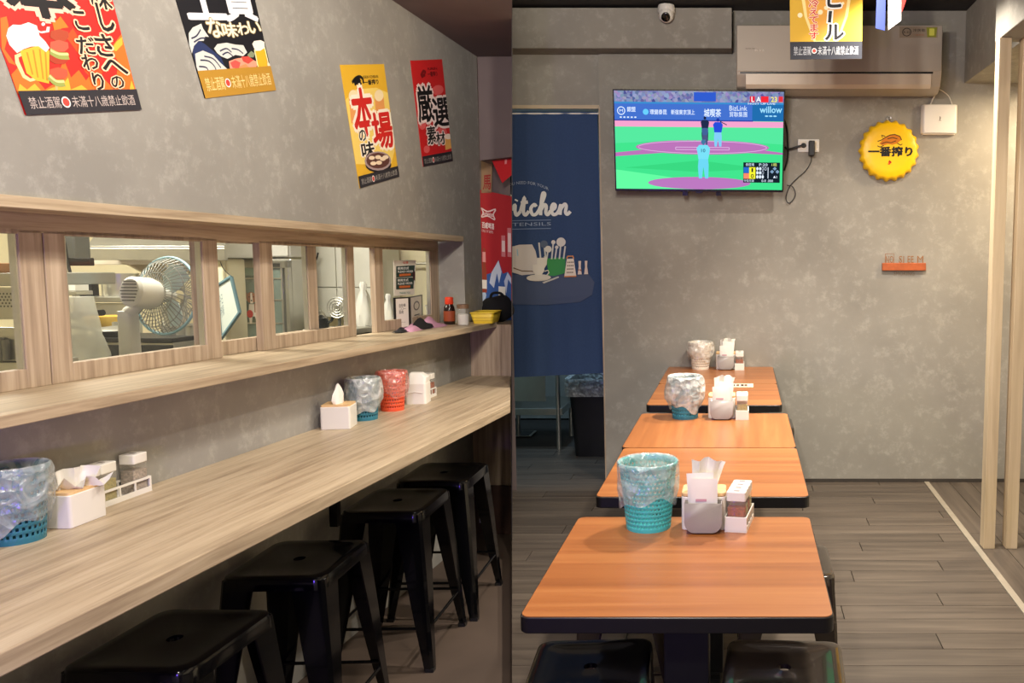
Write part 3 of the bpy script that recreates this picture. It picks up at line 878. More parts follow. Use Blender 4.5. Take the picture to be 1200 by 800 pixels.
# ------------------------------------------------------------------ television
tvr = thing('television', 'wall television showing a baseball game', 'television', FR, (-0.262, YW - 0.085, 1.812), 0, None, Matrix.Rotation(R(-9), 4, 'X') @ Matrix.Identity(4))
tvr.matrix_world = Matrix.Translation((-0.262, YW - 0.125, 1.815)) @ Matrix.Rotation(R(0.5), 4, 'Y') @ Matrix.Rotation(R(8), 4, 'X')
TW, TH = 1.005, 0.585
MB().box(-TW / 2, TW / 2, 0.0, 0.03, 0, TH).build('housing', M['tvblack'], tvr, bevel=0.003)
MB().box(-0.3, 0.3, 0.03, 0.055, 0.06, 0.4).build('rear_cover', M['tvblack'], tvr, bevel=0.01)
MB().box(-0.10, -0.07, 0.015, 0.05, -0.025, 0.03).box(0.10, 0.13, 0.015, 0.05, -0.025, 0.03).build('bracket_arm', M['tvblack'], tvr)
MB().box(-0.02, 0.02, 0.0, 0.02, -0.008, 0.002).build('receiver', M['tvblack'], tvr)
b_ = 0.008
tv = Sheet('x', '', '', (-TW / 2 + b_, -0.001, 0.014), (TW / 2 - b_, -0.001, 0.014), (TW / 2 - b_, -0.001, TH - b_), (-TW / 2 + b_, -0.001, TH - b_), px(60, 210, 130), parent=tvr, base='screen')
# grass with mowing shade, dirt, boards
tv.poly('outfield_dirt', [(0, .635), (0.25, .63), (.6, .63), (1, .64), (1, .70), (.6, .705), (0, .70)], px(226, 150, 190))
tv.poly('grass', [(0, .47), (.3, .50), (.7, .5), (1, .47), (1, .64), (0, .64)], px(78, 214, 146), 2)
tv.ellipse('infield_dirt', .52, .435, .40, .075, px(172, 106, 170))
tv.poly('infield_dirt', [(0, .335), (.35, .385), (.72, .385), (1, .365), (1, .385), (.8, .43), (.3, .43), (0, .375)], px(172, 106, 170), 3)
tv.poly('grass_shine', [(0, .0), (.55, .0), (.35, .12), (0, .20)], px(92, 232, 150), 1)
tv.poly('grass_shine', [(.05, .22), (.5, .30), (.9, .22), (.5, .18)], px(52, 198, 118), 1)
tv.ellipse('pitcher_mound', .50, .065, .31, .065, px(172, 110, 176))
tv.stroke('chalk_line', [[(.36, .435), (.68, .435)], [(.36, .41), (.68, .41)], [(.36, .435), (.36, .41)], [(.68, .435), (.68, .41)]], .004, px(206, 170, 210), .58)
tv.stroke('chalk_line', [[(.13 + .39 + .385 * math.cos(R(a)), .435 + .062 * math.sin(R(a))) for a in range(0, 361, 12)]], .004, px(206, 160, 206), .58)
tv.rect('advert_board', 0, .705, .815, .875, px(62, 104, 190))
tv.rect('advert_board', .815, .705, 1, .875, px(30, 100, 160), tv.k)
tv.rect('board_edge', 0, .872, 1, .89, px(52, 130, 190))
tv.rect('board_edge', 0, .70, .82, .712, px(40, 60, 150))
def crowd_mat():
    m = bpy.data.materials.new('screen_crowd'); m.use_nodes = True
    nt = m.node_tree; N = nt.nodes; N.remove(N['Principled BSDF'])
    tc = N.new('ShaderNodeTexCoord'); vo = N.new('ShaderNodeTexVoronoi'); vo.inputs['Scale'].default_value = 60
    mx = N.new('ShaderNodeMix'); mx.data_type = 'RGBA'; mx.inputs['Factor'].default_value = 0.45
    hs = N.new('ShaderNodeHueSaturation'); hs.inputs['Saturation'].default_value = 0.35; hs.inputs['Value'].default_value = 0.6
    e = N.new('ShaderNodeEmission')
    nt.links.new(tc.outputs['Object'], vo.inputs['Vector']); nt.links.new(vo.outputs['Color'], hs.inputs['Color'])
    nt.links.new(hs.outputs[0], mx.inputs['A']); mx.inputs['B'].default_value = (*S(46, 76, 190), 1)
    nt.links.new(mx.outputs['Result'], e.inputs[0]); nt.links.new(e.outputs[0], N['Material Output'].inputs[0])
    return m
tv.rect('crowd', 0, .89, 1, 1, crowd_mat())
tv.rect('stand_gap', .47, .90, .60, .99, px(44, 84, 190))
WH = px(214, 228, 246)
tv.ring('board_logo', .04, .80, .024, .042, .2, WH)
tv.text('board_text', 'M', .030, .785, .050, .815, WH)
tv.text('board_text', '銀盟', .075, .79, .125, .84, WH, .02)
tv.text('board_text', '● ● ● ● ●', .03, .728, .13, .742, WH)
tv.ellipse('board_logo', .185, .79, .017, .03, px(96, 190, 236))
tv.text('board_text', '環健泰昆', .21, .765, .31, .815, WH, .02)
tv.text('board_text', '新宿東京頂上', .335, .765, .475, .815, WH, .02)
tv.text('board_text', '城喫茶', .53, .745, .63, .825, WH, .03)
tv.text('board_text', 'BizLink', .68, .81, .785, .86, WH)
tv.text('board_text', '貿聯集團', .68, .745, .785, .80, WH, .01)
tv.text('board_text', 'willow', .86, .79, .99, .855, px(150, 210, 236), .03)
tv.text('board_text', '●●●', .89, .75, .96, .765, px(150, 210, 236))
tv.rect('score_bug', .80, .895, .83, .955, px(210, 40, 60)); tv.rect('score_bug', .865, .895, .91, .955, px(226, 40, 50)); tv.rect('score_bug', .97, .90, .995, .955, px(210, 50, 60))
tv.text('score_text', 'L A', .81, .90, .865, .95, px(240, 240, 240), .02)
tv.text('score_text', '23', .925, .90, .96, .95, px(240, 226, 90), .02)
tv.text('score_text', 'HOST UP LIVE', .79, .872, .95, .89, px(225, 235, 245), .01)
# players
def player(name, u, v, s, top, leg, cap):
    u_ = u
    X = lambda q: [(u_ + (a_ - u_) * 1.35, b_3) for a_, b_3 in q]
    tv.poly(name + '_legs', X([(u - .020 * s, v), (u - .006 * s, v), (u, v + .12 * s), (u + .008 * s, v), (u + .022 * s, v), (u + .024 * s, v + .14 * s), (u + .02 * s, v + .22 * s), (u - .02 * s, v + .22 * s), (u - .024 * s, v + .12 * s)]), leg)
    tv.poly(name + '_shirt', X([(u - .022 * s, v + .20 * s), (u + .022 * s, v + .20 * s), (u + .028 * s, v + .27 * s), (u + .03 * s, v + .31 * s), (u + .018 * s, v + .345 * s), (u - .018 * s, v + .345 * s), (u - .03 * s, v + .31 * s), (u - .026 * s, v + .27 * s)]), top)
    tv.ellipse(name + '_head', u, v + .375 * s, .013 * s, .026 * s, cap, None, 12)
player('umpire', .535, .50, .62, px(30, 40, 70), px(40, 46, 74), px(26, 30, 52))
player('catcher', .535, .46, .50, px(60, 90, 140), px(70, 80, 120), px(30, 40, 70))
player('batter', .612, .445, .72, px(36, 70, 200), px(120, 190, 226), px(30, 50, 150))
tv.stroke('bat', [[(.625, .70), (.665, .665)]], .005, px(40, 40, 60), .58)
player('pitcher', .525, .115, 1.0, px(110, 206, 226), px(100, 198, 224), px(60, 110, 150))
tv.text('jersey_number', '10', .513, .385, .537, .42, px(30, 70, 110), .02)
tv.rect('scoreboard', .765, .075, .985, .285, px(20, 30, 40))
tv.rect('team_cell', .767, .175, .80, .235, px(40, 100, 190)); tv.rect('team_cell', .767, .115, .80, .172, px(240, 130, 100))
tv.rect('score_cell', .80, .115, .838, .235, px(228, 226, 50))
tv.text('score_text', '1', .815, .185, .823, .225, px(30, 30, 30), .02); tv.text('score_text', '0', .811, .122, .828, .165, px(30, 30, 30), .02)
tv.text('score_text', '新莊場', .78, .247, .83, .278, WH); tv.text('score_text', 'P:20', .86, .247, .91, .275, WH); tv.text('score_text', '1局', .935, .247, .965, .278, px(220, 230, 120))
tv.text('score_text', '●●○○\n●●○\n●●●', .843, .118, .905, .238, WH, 0, None, None, 0.9)
tv.rect('divider', .912, .12, .916, .235, WH)
for u, v in ((.938, .19), (.954, .222), (.970, .19)): tv.poly('base_marker', [(u - .012, v), (u, v - .02), (u + .012, v), (u, v + .02)], px(120, 150, 180))
tv.text('score_text', '▲2', .945, .125, .97, .15, WH)
tv.text('score_text', '中信兄弟', .77, .082, .83, .108, WH); tv.text('score_text', '0-0 .000', .875, .082, .945, .108, WH)
t = thing('tv_wall_mount', 'black wall mount plate behind the television', 'wall mount', FR, (-0.262, YW, 2.0))
MB().box(-0.2, 0.2, -0.02, 0, -0.15, 0.25).build('plate', M['black'], t, bevel=0.003)
MB().box(-0.15, -0.11, -0.075, -0.02, -0.12, 0.22).build('arm', M['black'], t)
MB().box(0.11, 0.15, -0.075, -0.02, -0.12, 0.22).build('arm', M['black'], t)

# ------------------------------------------------------------------ air conditioner
a0, a1 = W(1, 863, 29, 5.17), W(1, 1103, 107, 5.17)
t = thing('air_conditioner', 'champagne split air conditioner high on the back wall', 'air conditioner', FR, ((a0.x + a1.x) / 2, YW, a1.z))
hw, hh = (a1.x - a0.x) / 2, a0.z - a1.z
dp = YW - 5.17
MB().prism_x([(0, 0.03), (0, hh), (-dp + 0.03, hh), (-dp, hh - 0.02), (-dp, 0.10), (-dp + 0.004, 0.09), (-dp + 0.03, 0.03), (-dp + 0.09, 0.0), (-0.03, 0.0)], -hw, hw).build('casing', M['ac'], t, 30, 0.004)
MB().box(-hw + 0.002, hw - 0.002, -dp - 0.004, -dp + 0.01, 0.112, hh - 0.004).build('front_panel', M['ac'], t, bevel=0.003)
MB().box(-hw + 0.02, hw - 0.05, -dp - 0.0005, -dp + 0.02, 0.100, 0.110).build('slot', M['tvblack'], t)
MB().prism_x([(-dp - 0.003, 0.098), (-dp + 0.002, 0.040), (-dp + 0.022, 0.018), (-dp + 0.03, 0.02), (-dp + 0.01, 0.045), (-dp + 0.005, 0.098)], -hw + 0.055, hw - 0.06).build('air_flap', M['ac_flap'], t, 30)
ac = Sheet('x', '', '', (-hw, -dp - 0.0045, 0.112), (hw, -dp - 0.0045, 0.112), (hw, -dp - 0.0045, hh), (-hw, -dp - 0.0045, hh), None, parent=t)
ac.rect('energy_label', .79, .72, .975, .955, ink(140, 126, 108))
ac.ring('energy_mark', .825, .84, .022, .09, .18, ink(40, 36, 34))
ac.text('label_text', '冷房能', .855, .85, .915, .91, ink(50, 44, 40), .02)
ac.text('label_text', 'R-32', .81, .815, .84, .86, ink(50, 44, 40), .02)
ac.text('label_text', '一級節能', .855, .76, .91, .80, ink(150, 96, 70), .0)
ac.poly('grade_block', [(.925, .73), (.967, .73), (.972, .94), (.92, .94)], ink(128, 130, 40))
ac.text('grade_number', '1', .938, .77, .954, .91, ink(196, 196, 80), .05)
ac.text('maker_lettering', 'INVERTER', .045, .475, .09, .50, ink(90, 80, 72), .01)
ac.text('maker_lettering', 'R32', .09, .43, .135, .47, ink(206, 196, 184), .01)

# ------------------------------------------------------------------ hanging beer poster and pennants
YP = 4.4
q = lambda x, y, Y=YP: W(1, x, y, Y)
bp = Sheet('hanging_banner', 'yellow beer banner hanging in front of the air conditioner', 'banner', q(926, 70), q(1010, 69), q(1012, -100), q(925, -100), ink(216, 172, 52))
bp.poly('glass_print', [(.34, .11), (.66, .11), (.80, .30), (.90, .62), (.86, .98), (.14, .98), (.10, .62), (.20, .30)], ink(246, 224, 150))
bp.poly('beer_print', [(.36, .13), (.64, .13), (.76, .30), (.84, .60), (.16, .60), (.24, .30)], ink(232, 168, 70))
for u, v, r in ((.42, .33, .035), (.50, .36, .03), (.14, .31, .035), (.73, .39, .02), (.72, .45, .02), (.3, .5, .03)): bp.ellipse('bubble_print', u, v, r, r * .5, ink(250, 236, 190), None, 14)
bp.text('beer_lettering', 'ビ', .52, .365, .73, .50, ink(40, 38, 40), .05, .10, ink(250, 248, 240))
bp.stroke('lettering_outline', [[(.56, .345), (.545, .25)]], .085, ink(250, 248, 240), bp.h / bp.w)
bp.stroke('beer_lettering', [[(.56, .338), (.545, .257)]], .045, ink(40, 38, 40), bp.h / bp.w)
bp.text('beer_lettering', 'ル', .49, .137, .74, .242, ink(40, 38, 40), .05, .10, ink(250, 248, 240))
bp.text('cold_lettering', '冷\nえ\nて\nま\nす', .26, .14, .395, .42, ink(206, 44, 40), .03, .07, ink(248, 230, 200), .95)
def warning(s, v1, bg, fg, u0=0.0):
    s.rect('warning_band', 0, 0, 1, v1, bg)
    s.text('warning_lettering', '禁止酒駕', .05, v1 * .24, .29, v1 * .74, fg, .004)
    s.ellipse('warning_mark', .335, v1 * .48, .034, .034 * s.w / s.h, ink(200, 70, 60), None, 16)
    s.ring('warning_mark', .335, v1 * .48, .036, .036 * s.w / s.h, .25, ink(240, 230, 226), 16)
    s.text('warning_lettering', '未滿十八歲禁止飲酒', .385, v1 * .24, .95, v1 * .74, fg, .004)
warning(bp, .125, ink(44, 46, 54), ink(176, 178, 182))
MB().tube([bp.at(.5, 1, 0), bp.at(.5, 1, 0) + Vector((0, 0, ZC - bp.at(.5, 1, 0).z - bp.o.z))], 0.002, 6).build('string', M['cord'], bp.root)
def pennant(label, pts, Y, m, deco=None):
    P = [W(1, a, b, Y) for a, b in pts]
    t = thing('pennant', label, 'pennant', FR, P[0], 0, 'pennants hung below the ceiling')
    b = MB(); n = len(P)
    vs = [p - P[0] for p in P] + [p - P[0] + Vector((0, 0.002, 0)) for p in P]
    b.add(vs, [tuple(range(n)), tuple(range(2 * n - 1, n - 1, -1))] + [(i, (i + 1) % n, n + (i + 1) % n, n + i) for i in range(n)])
    b.build('cloth', m, t)
    tp = max(P, key=lambda p: p.z)
    MB().tube([tp - P[0], tp - P[0] + Vector((0, 0, max(0.02, ZC - tp.z)))], 0.0015, 5).build('string', M['cord'], t)
    return t, P
pennant('dark blue pennant hanging above the air conditioner label', [(1026, 33), (1037, 36), (1039, -45), (1029, -45)], 3.7, ink(32, 44, 100))
t, P = pennant('white pennant hanging between the blue and red ones', [(1041, 35), (1056, 24), (1056, -50), (1041, -50)], 3.6, ink(214, 210, 204))
w2 = Sheet('x', '', '', P[0] - P[0] + Vector((0, -0.002, 0)), P[1] - P[0] + Vector((0, -0.002, 0)), P[2] - P[0] + Vector((0, -0.002, 0)), P[3] - P[0] + Vector((0, -0.002, 0)), None, parent=t)
w2.text('lettering', '生\n啤', .2, .2, .7, .62, ink(130, 90, 90), .01)
pennant('red pennant tip hanging beside the white one', [(1057, 14), (1060, 6), (1071, -30), (1056, -30)], 3.55, ink(196, 50, 44))

# ------------------------------------------------------------------ bottle cap sign
c = W(1, 1041, 177, YW)
t = thing('bottle_cap_sign', 'big yellow bottle cap sign on the grey wall', 'wall sign', FR, (c.x, YW, c.z))
RC = 0.186
rings = []
n = 21 * 6
for rr, yy in ((0.02, -0.052), (0.60, -0.051), (0.84, -0.048), (0.90, -0.042), (0.95, -0.028), (1.0, -0.010), (0.98, -0.002)):
    ring = []
    for j in range(n):
        a = 2 * PI * j / n
        k = (0.5 + 0.5 * math.cos(21 * a)) * max(0, (rr - 0.86)) * 0.55
        r_ = RC * (rr - k)
        ring.append((r_ * math.cos(a), yy, r_ * math.sin(a)))
    rings.append(ring)
MB().loft(rings, (True, True)).build('cap', M['yellow'], t, 50)
MB().tube([(0.0 + 0.012 * math.cos(R(a)), -0.004, RC + 0.008 + 0.012 * math.sin(R(a))) for a in range(0, 361, 30)], 0.003, 6).build('hanging_ring', M['steel'], t, 60)
cp = Sheet('x', '', '', (-RC, -0.0525, -RC), (RC, -0.0525, -RC), (RC, -0.0525, RC), (-RC, -0.0525, RC), None, parent=t)
cp.text('sign_lettering', '一番搾り', .155, .405, .865, .555, ink(24, 22, 20), .075)
# running beast emblem: arched body, mane strokes, tail curls
body = [(.33, .60), (.40, .575), (.47, .60), (.54, .585), (.62, .61), (.68, .66), (.66, .72), (.58, .745), (.50, .735), (.42, .70), (.38, .66)]
cp.poly('emblem', body, ink(206, 120, 20))
cp.stroke('emblem_line', [[(.30, .64), (.36, .66), (.42, .70), (.50, .74), (.58, .75), (.66, .72), (.69, .66)], [(.36, .60), (.44, .63), (.52, .62), (.60, .65)], [(.40, .575), (.34, .55), (.30, .57)], [(.62, .61), (.68, .58), (.70, .60)], [(.42, .72), (.36, .74), (.38, .70)], [(.46, .68), (.54, .70), (.62, .68)]], .014, ink(70, 44, 10), 1)
cp.stroke('seal_print', [[(.50, .335), (.515, .30), (.495, .275), (.475, .285)], [(.50, .335), (.49, .31), (.50, .29)], [(.51, .32), (.53, .30)]], .018, ink(206, 60, 20), 1)

# ------------------------------------------------------------------ router, socket, cables, camera, sign ledge
r0, r1 = W(1, 1081, 122, YW - .05), W(1, 1122, 156, YW - .05)
t = thing('wifi_router', 'white wall box with antenna mark beside the bottle cap sign', 'router', FR, ((r0.x + r1.x) / 2, YW, r1.z))
rw, rh = (r1.x - r0.x) / 2, r0.z - r1.z
MB().prism([(-rw, 0), (-rw, -0.03), (-rw + 0.012, -0.045), (0, -0.05), (rw - 0.012, -0.045), (rw, -0.03), (rw, 0)], 0, rh).build('casing', M['white'], t, 40, 0.006)
MB().box(-rw + 0.01, rw - 0.01, -0.03, -0.002, -0.006, 0.0).build('foot_strip', M['cream'], t)
rs = Sheet('x', '', '', (-.03, -0.0512, rh * .4), (.03, -0.0512, rh * .4), (.03, -0.0512, rh * .6), (-.03, -0.0512, rh * .6), None, parent=t)
rs.stroke('mark', [[(.5, .2), (.5, .9)], [(.36, .2), (.64, .2)], [(.5, .5), (.6, .7)]], .07, ink(110, 100, 90), 1)
def cable(name, label, pts, r, m, frame=FR, cat='cable', group=None):
    P = smooth_path([Vector(p) for p in pts], 6)
    t = thing(name, label, cat, frame, P[0], 0, group)
    MB().tube([p - P[0] for p in P], r, 6).build('cord', m, t, 60)
    return t
YC = YW - 0.012
wp = lambda x, y, Y=YC: W(1, x, y, Y)
cable('power_cable', 'white cable from the wall box up to the air conditioner', [wp(1090, 124), wp(1093, 116), wp(1096, 110), wp(1095, 104)], 0.004, M['cord_white'])
cable('power_cable', 'pair of thin cables arching into the white wall box', [wp(1116, 123), wp(1112, 113), wp(1105, 107), wp(1101, 105)], 0.003, M['cord_white'])
s0, s1 = wp(935, 163), wp(960, 178)
t = thing('wall_socket', 'white double wall socket with two black plugs beside the television', 'socket', FR, ((s0.x + s1.x) / 2, YW, s1.z))
sw, sh = (s1.x - s0.x) / 2, s0.z - s1.z
MB().box(-sw, sw, -0.01, 0, 0, sh).build('plate', M['white'], t, bevel=0.003)
for k in (-1, 1): MB().box(k * sw * .5 - 0.02, k * sw * .5 + 0.02, -0.013, -0.008, 0.012, sh - 0.012).build('outlet', M['cream'], t, bevel=0.002)
p1 = wp(942, 170, YW - 0.03)
t = thing('power_plug', 'black plug in the socket with cord running to the television', 'plug', FR, p1)
MB().lathe([(0.010, 0), (0.015, 0.01), (0.017, 0.03), (0.017, 0.04)], 14).xf(Matrix.Rotation(R(-90), 4, 'X')).build('plug_body', M['cord'], t, 40)
MB().tube(smooth_path([Vector((0, 0, 0)), wp(934, 172, YW - .03) - p1, wp(924, 175, YW - .02) - p1, wp(920, 172, YW - .015) - p1], 5), 0.006, 6).build('cord', M['cord'], t, 60)
p2 = wp(951, 173, YW - 0.03)
t = thing('power_adapter', 'black power adapter hanging in the wall socket', 'adapter', FR, p2)
MB().box(-0.018, 0.018, -0.03, 0.02, -0.05, 0.04).build('adapter_body', M['cord'], t, bevel=0.005)
MB().tube(smooth_path([wp(a, b) - p2 for a, b in ((951, 181), (950, 190), (944, 200), (934, 209), (925, 219), (921, 232), (925, 238), (932, 229), (929, 219), (922, 217))], 5), 0.003, 6).build('cord', M['cord'], t, 60)
cable('tv_cable', 'black cable loop behind the television edge', [wp(919, 140), wp(922, 150), wp(923, 165), wp(923, 185), wp(919, 200)], 0.006, M['cord'])
c = W(1, 781, 16, YW - .16)
t = thing('security_camera', 'white dome security camera on the beam above the television', 'camera', FR, (c.x, YW - 0.13, c.z))
MB().lathe([(0.050, 0.0), (0.050, 0.03), (0.046, 0.045), (0.03, 0.05)], 24, (0, -0.035, 0.0)).build('mount_ring', M['white'], t, 40)
MB().sphere((0, -0.05, -0.012), 0.044, 1, 1, 1, 20, 12).build('ball', M['white'], t, 60)
MB().lathe([(0.026, 0), (0.026, 0.012), (0.018, 0.016)], 20).xf(Matrix.Translation((0, -0.078, -0.028)) @ Matrix.Rotation(R(125), 4, 'X')).build('lens', M['black_gloss'], t, 40)
l0, l1 = W(1, 1034, 308, YW - .02), W(1, 1085, 317, YW - .02)
t = thing('wooden_letter_sign', 'small rust wooden ledge sign with letters on the grey wall', 'sign', FR, ((l0.x + l1.x) / 2, YW, l1.z))
lw, lh = (l1.x - l0.x) / 2, l0.z - l1.z
MB().box(-lw, lw, -0.022, 0, 0, lh).build('ledge', M['rust'], t, bevel=0.003)
ls = Sheet('x', '', '', (-lw, -0.012, lh), (lw, -0.012, lh), (lw, -0.012, lh + .045), (-lw, -0.012, lh + .045), None, parent=t)
for s_, u0, u1 in (('NO', .08, .26), ('SI', .38, .50), ('EE', .58, .72), ('M', .80, .94)): ls.text('letter', s_, u0, .0, u1, .95, ink(140, 96, 60), .01)
ls.stroke('letter_frame', [[(.07, 1.25), (.27, 1.25), (.27, 0), (.07, 0), (.07, 1.25)]], .012, ink(140, 90, 52), .17)
l2 = Sheet('x', '', '', (-lw * .45, -0.004, -.03), (lw * .5, -0.004, -.03), (lw * .5, -0.004, -.006), (-lw * .45, -0.004, -.006), None, parent=t)
l2.text('small_letter', 'SMOKING', 0, 0, 1, 1, ink(130, 112, 92), .0)

# ------------------------------------------------------------------ doorway curtain and what stands behind it
YN = YW + 0.035
n_bl, n_br, n_tr, n_tl = W(1, 560, 444, YN), W(1, 707.5, 437, YN), W(1, 700, 131, YN), W(1, 545, 131, YN)
wv = lambda u, v: 0.0022 * math.sin(u * 19) * (1.1 - v) + 0.0012 * math.sin(u * 41 + 2)
nr = Sheet('doorway_curtain', 'navy cotton doorway curtain printed with kitchen utensils', 'curtain', n_bl, n_br, n_tr, n_tl, M['noren'], wave=wv, nu=60, nv=10, thick=0.002, base='cloth')
nr.step = 0.0004; nr.k = 14
def nuv(x, y):
    p = W(1, x, y, YN)
    v = (p.z - n_bl.z) / (n_tl.z - n_bl.z)
    a = n_bl.lerp(n_tl, v).x; b = n_br.lerp(n_tr, v).x
    return ((p.x - a) / (b - a), v)
KW = ink(222, 222, 220)
def npx(pts): return [nuv(x, y) for x, y in pts]
em = lambda a, b: (601 + a * 28.2, 253.6 - b * 25.5)
SCRIPT = [[(-.50, .95), (-.55, .5), (-.6, .0)], [(-.08, .98), (-.3, .65), (-.55, .45), (-.3, .25), (-.05, .02)],
          [(-.02, .25), (.1, .5), (.1, .2), (.17, .02), (.33, .2)], [(.14, .68), (.17, .74)], [(.33, .2), (.5, .85), (.45, .2), (.54, .02), (.68, .2)], [(.34, .58), (.64, .62)],
          [(.98, .40), (.9, .5), (.76, .32), (.82, .05), (.97, .05), (1.1, .25)], [(1.1, .25), (1.3, .8), (1.33, 1.0), (1.25, 1.0), (1.19, .6), (1.16, .0)], [(1.18, .25), (1.32, .48), (1.4, .4), (1.38, .12), (1.46, .02), (1.58, .2)],
          [(1.58, .2), (1.74, .3), (1.77, .45), (1.68, .5), (1.61, .3), (1.67, .04), (1.82, .05), (1.93, .22)], [(1.93, .22), (2.01, .48), (1.97, .0)], [(2.0, .25), (2.15, .49), (2.23, .4), (2.2, .12), (2.28, .02), (2.4, .15)]]
def em_path(l):
    return [nuv(*em(p.x, p.y)) for p in smooth_path([Vector((a, b, 0)) for a, b in l], 5)]
asp_n = (n_br - n_bl).length and (n_tl.z - n_bl.z) / (n_br - n_bl).length
nr.stroke('script_lettering', [em_path(l) for l in SCRIPT], 3.8 / 148, KW, asp_n)
u0, v0 = nuv(592, 266); u1, v1 = nuv(646, 262)
nr.text('small_lettering', 'UTENSILS', u0, nuv(600, 266)[1], u1, nuv(600, 262)[1], ink(150, 165, 190))
nr.stroke('print_rule', [npx([(585, 259.5), (615, 259.5), (646, 259.5)]), npx([(585, 269.5), (615, 269.5), (646, 269.5)])], .006, ink(120, 138, 170), asp_n)
nr.text('arc_lettering', 'ALL YOU NEED FOR YOUR', nuv(584, 220)[0], nuv(600, 224.5)[1], nuv(643, 220)[0], nuv(600, 221)[1], ink(160, 172, 192), bend=nuv(600, 216.5)[1] - nuv(600, 224.5)[1])
nr.poly('ground_print', npx([(560, 322), (690, 325), (697, 335), (694, 350), (680, 358), (640, 360), (600, 358), (560, 356)]), ink(66, 78, 106))
nr.poly('toaster_print', npx([(600, 290), (609, 288), (624, 288), (628, 296), (631, 310), (628, 323), (612, 324), (600, 320)]), ink(206, 198, 190))
nr.poly('toaster_slot_print', npx([(590, 294), (607, 293), (608, 301), (590, 302)]), ink(150, 190, 206))
nr.stroke('toaster_seam_print', [npx([(602, 315), (612, 319), (628, 320)])], .008, ink(110, 84, 60), asp_n)
nr.poly('caddy_print', npx([(641, 305), (663, 304), (663, 323), (650, 326), (643, 325)]), ink(56, 140, 74))
for x, top, rr in ((632, 286, 0), (638, 288, 4.5), (643, 294, 4), (649, 286, 2.5), (658, 286, 5.5), (663, 291, 0), (653, 292, 2)):
    nr.stroke('utensil_print', [npx([(x, top), (x + 2 if x < 640 else x - 2, 306)])], .012, ink(196, 196, 192), asp_n)
    if rr:
        u, v = nuv(x, top); uu = nuv(x + rr, top)[0] - u; vv = nuv(x, top - rr)[1] - v
        nr.ellipse('utensil_head_print', u, v, uu, vv, ink(206, 202, 196) if rr != 4.5 else ink(84, 96, 116), None, 14)
for (x, y, w_) in ((636, 308, 12), (632, 316, 14)): nr.poly('cup_print', npx([(x - w_ * .5, y - 4), (x + w_ * .5, y - 4), (x + w_ * .45, y + 4), (x + w_ * .25, y + 8), (x - w_ * .3, y + 8), (x - w_ * .5, y + 3)]), ink(214, 208, 196))
nr.stroke('cup_handle_print', [npx([(639, 320), (643, 319), (644, 322), (640, 326)]), npx([(638, 303), (641, 304), (640, 309)])], .008, ink(214, 208, 196), asp_n)
nr.ellipse('saucer_print', *nuv(632, 327.5), 14 / 148, 4.0 / 306, ink(206, 200, 188))
nr.poly('spoon_print', npx([(636, 333), (655, 326.5), (656, 328), (638, 334.5)]), ink(190, 188, 184))
nr.poly('grater_print', npx([(665, 306), (673, 306), (676, 327), (662, 327)]), ink(220, 208, 196))
nr.stroke('grater_handle_print', [npx([(665, 306), (666, 303), (672, 303), (673, 306)]), npx([(662, 327), (676, 327)])], .010, ink(196, 130, 84), asp_n)
for j in range(4):
    for i in range(4): nr.poly('grater_hole_print', npx([(665.6 + i * 2 - j * .2, 309.5 + j * 4), (667 + i * 2 - j * .2, 309.5 + j * 4), (667 + i * 2 - j * .2, 311 + j * 4), (665.6 + i * 2 - j * .2, 311 + j * 4)]), ink(110, 92, 84), nr.k)
for x in (680, 687.5):
    nr.poly('shaker_print', npx([(x - 1.6, 309), (x + 1.6, 309), (x + 1.2, 316), (x + 2.4, 325), (x - 2.4, 325), (x - 1.2, 316)]), ink(214, 196, 184))
    nr.poly('shaker_band_print', npx([(x - 2, 319), (x + 2, 319), (x + 2, 321.5), (x - 2, 321.5)]), ink(150, 96, 76), nr.k)
MB().tube([nr.at(0, 1, 0) + Vector((0, 0.004, -0.01)), nr.at(1, 1, 0) + Vector((0.02, 0.004, -0.01))], 0.006, 8).build('rod', M['white'], nr.root, 60)

# steel bench and black bin in the back room
p = W(2, 630, 512, 0)
YB = 6.25
b0, b1 = W(1, 585, 451, YB), W(1, 660, 520, YB)
t = thing('steel_bench', 'low steel bench with splash panel behind the curtain', 'bench', FR, (b0.x, YB, 0))
ww = b1.x - b0.x
MB().box(0, ww, 0, 0.5, 0.60, 0.63).build('top', M['steel'], t, bevel=0.003)
MB().box(0.02, ww - 0.12, -0.004, 0.004, 0.36, 0.57).build('panel', M['steel'], t, bevel=0.003)
MB().box(0, ww, -0.01, 0.5, 0.26, 0.31).build('lower_shelf', M['steel'], t, bevel=0.003)
for x in (0.01, ww - 0.03):
    for yy in (0.0, 0.46): MB().tube([(x, yy, 0), (x, yy, 0.6)], 0.017, 10).build('leg', M['steel'], t, 60)
k0, k1 = W(1, 668, 455, 6.05), W(1, 712, 521, 6.05)
t = thing('waste_bin', 'tall black waste bin lined with a cloudy bag behind the doorway', 'waste bin', FR, ((k0.x + k1.x) / 2 + 0.05, 6.2, 0))
kw = 0.19
MB().loft([rsq(kw * .82, .04, 0.0), rsq(kw, .05, 0.52), rsq(kw + .012, .05, 0.53), rsq(kw + .012, .05, 0.55), rsq(kw - .005, .05, 0.55), rsq(kw * .8, .04, 0.02)], (True, True)).build('body', M['black'], t, 40)
MB().loft([rsq(kw - .02, .05, 0.35), rsq(kw - .005, .05, 0.555), rsq(kw + .02, .05, 0.565), rsq(kw + .026, .05, 0.50), rsq(kw + .02, .05, 0.44)], (False, False)).build('bag_liner', M['bag_white'], t, 50)
t = thing('floor_drain', 'square drain grate in the dark back room floor', 'drain', FR, W(2, 608, 508, 0.0))
MB().box(-0.12, 0.12, -0.10, 0.10, 0, 0.004).build('frame', M['steel'], t)
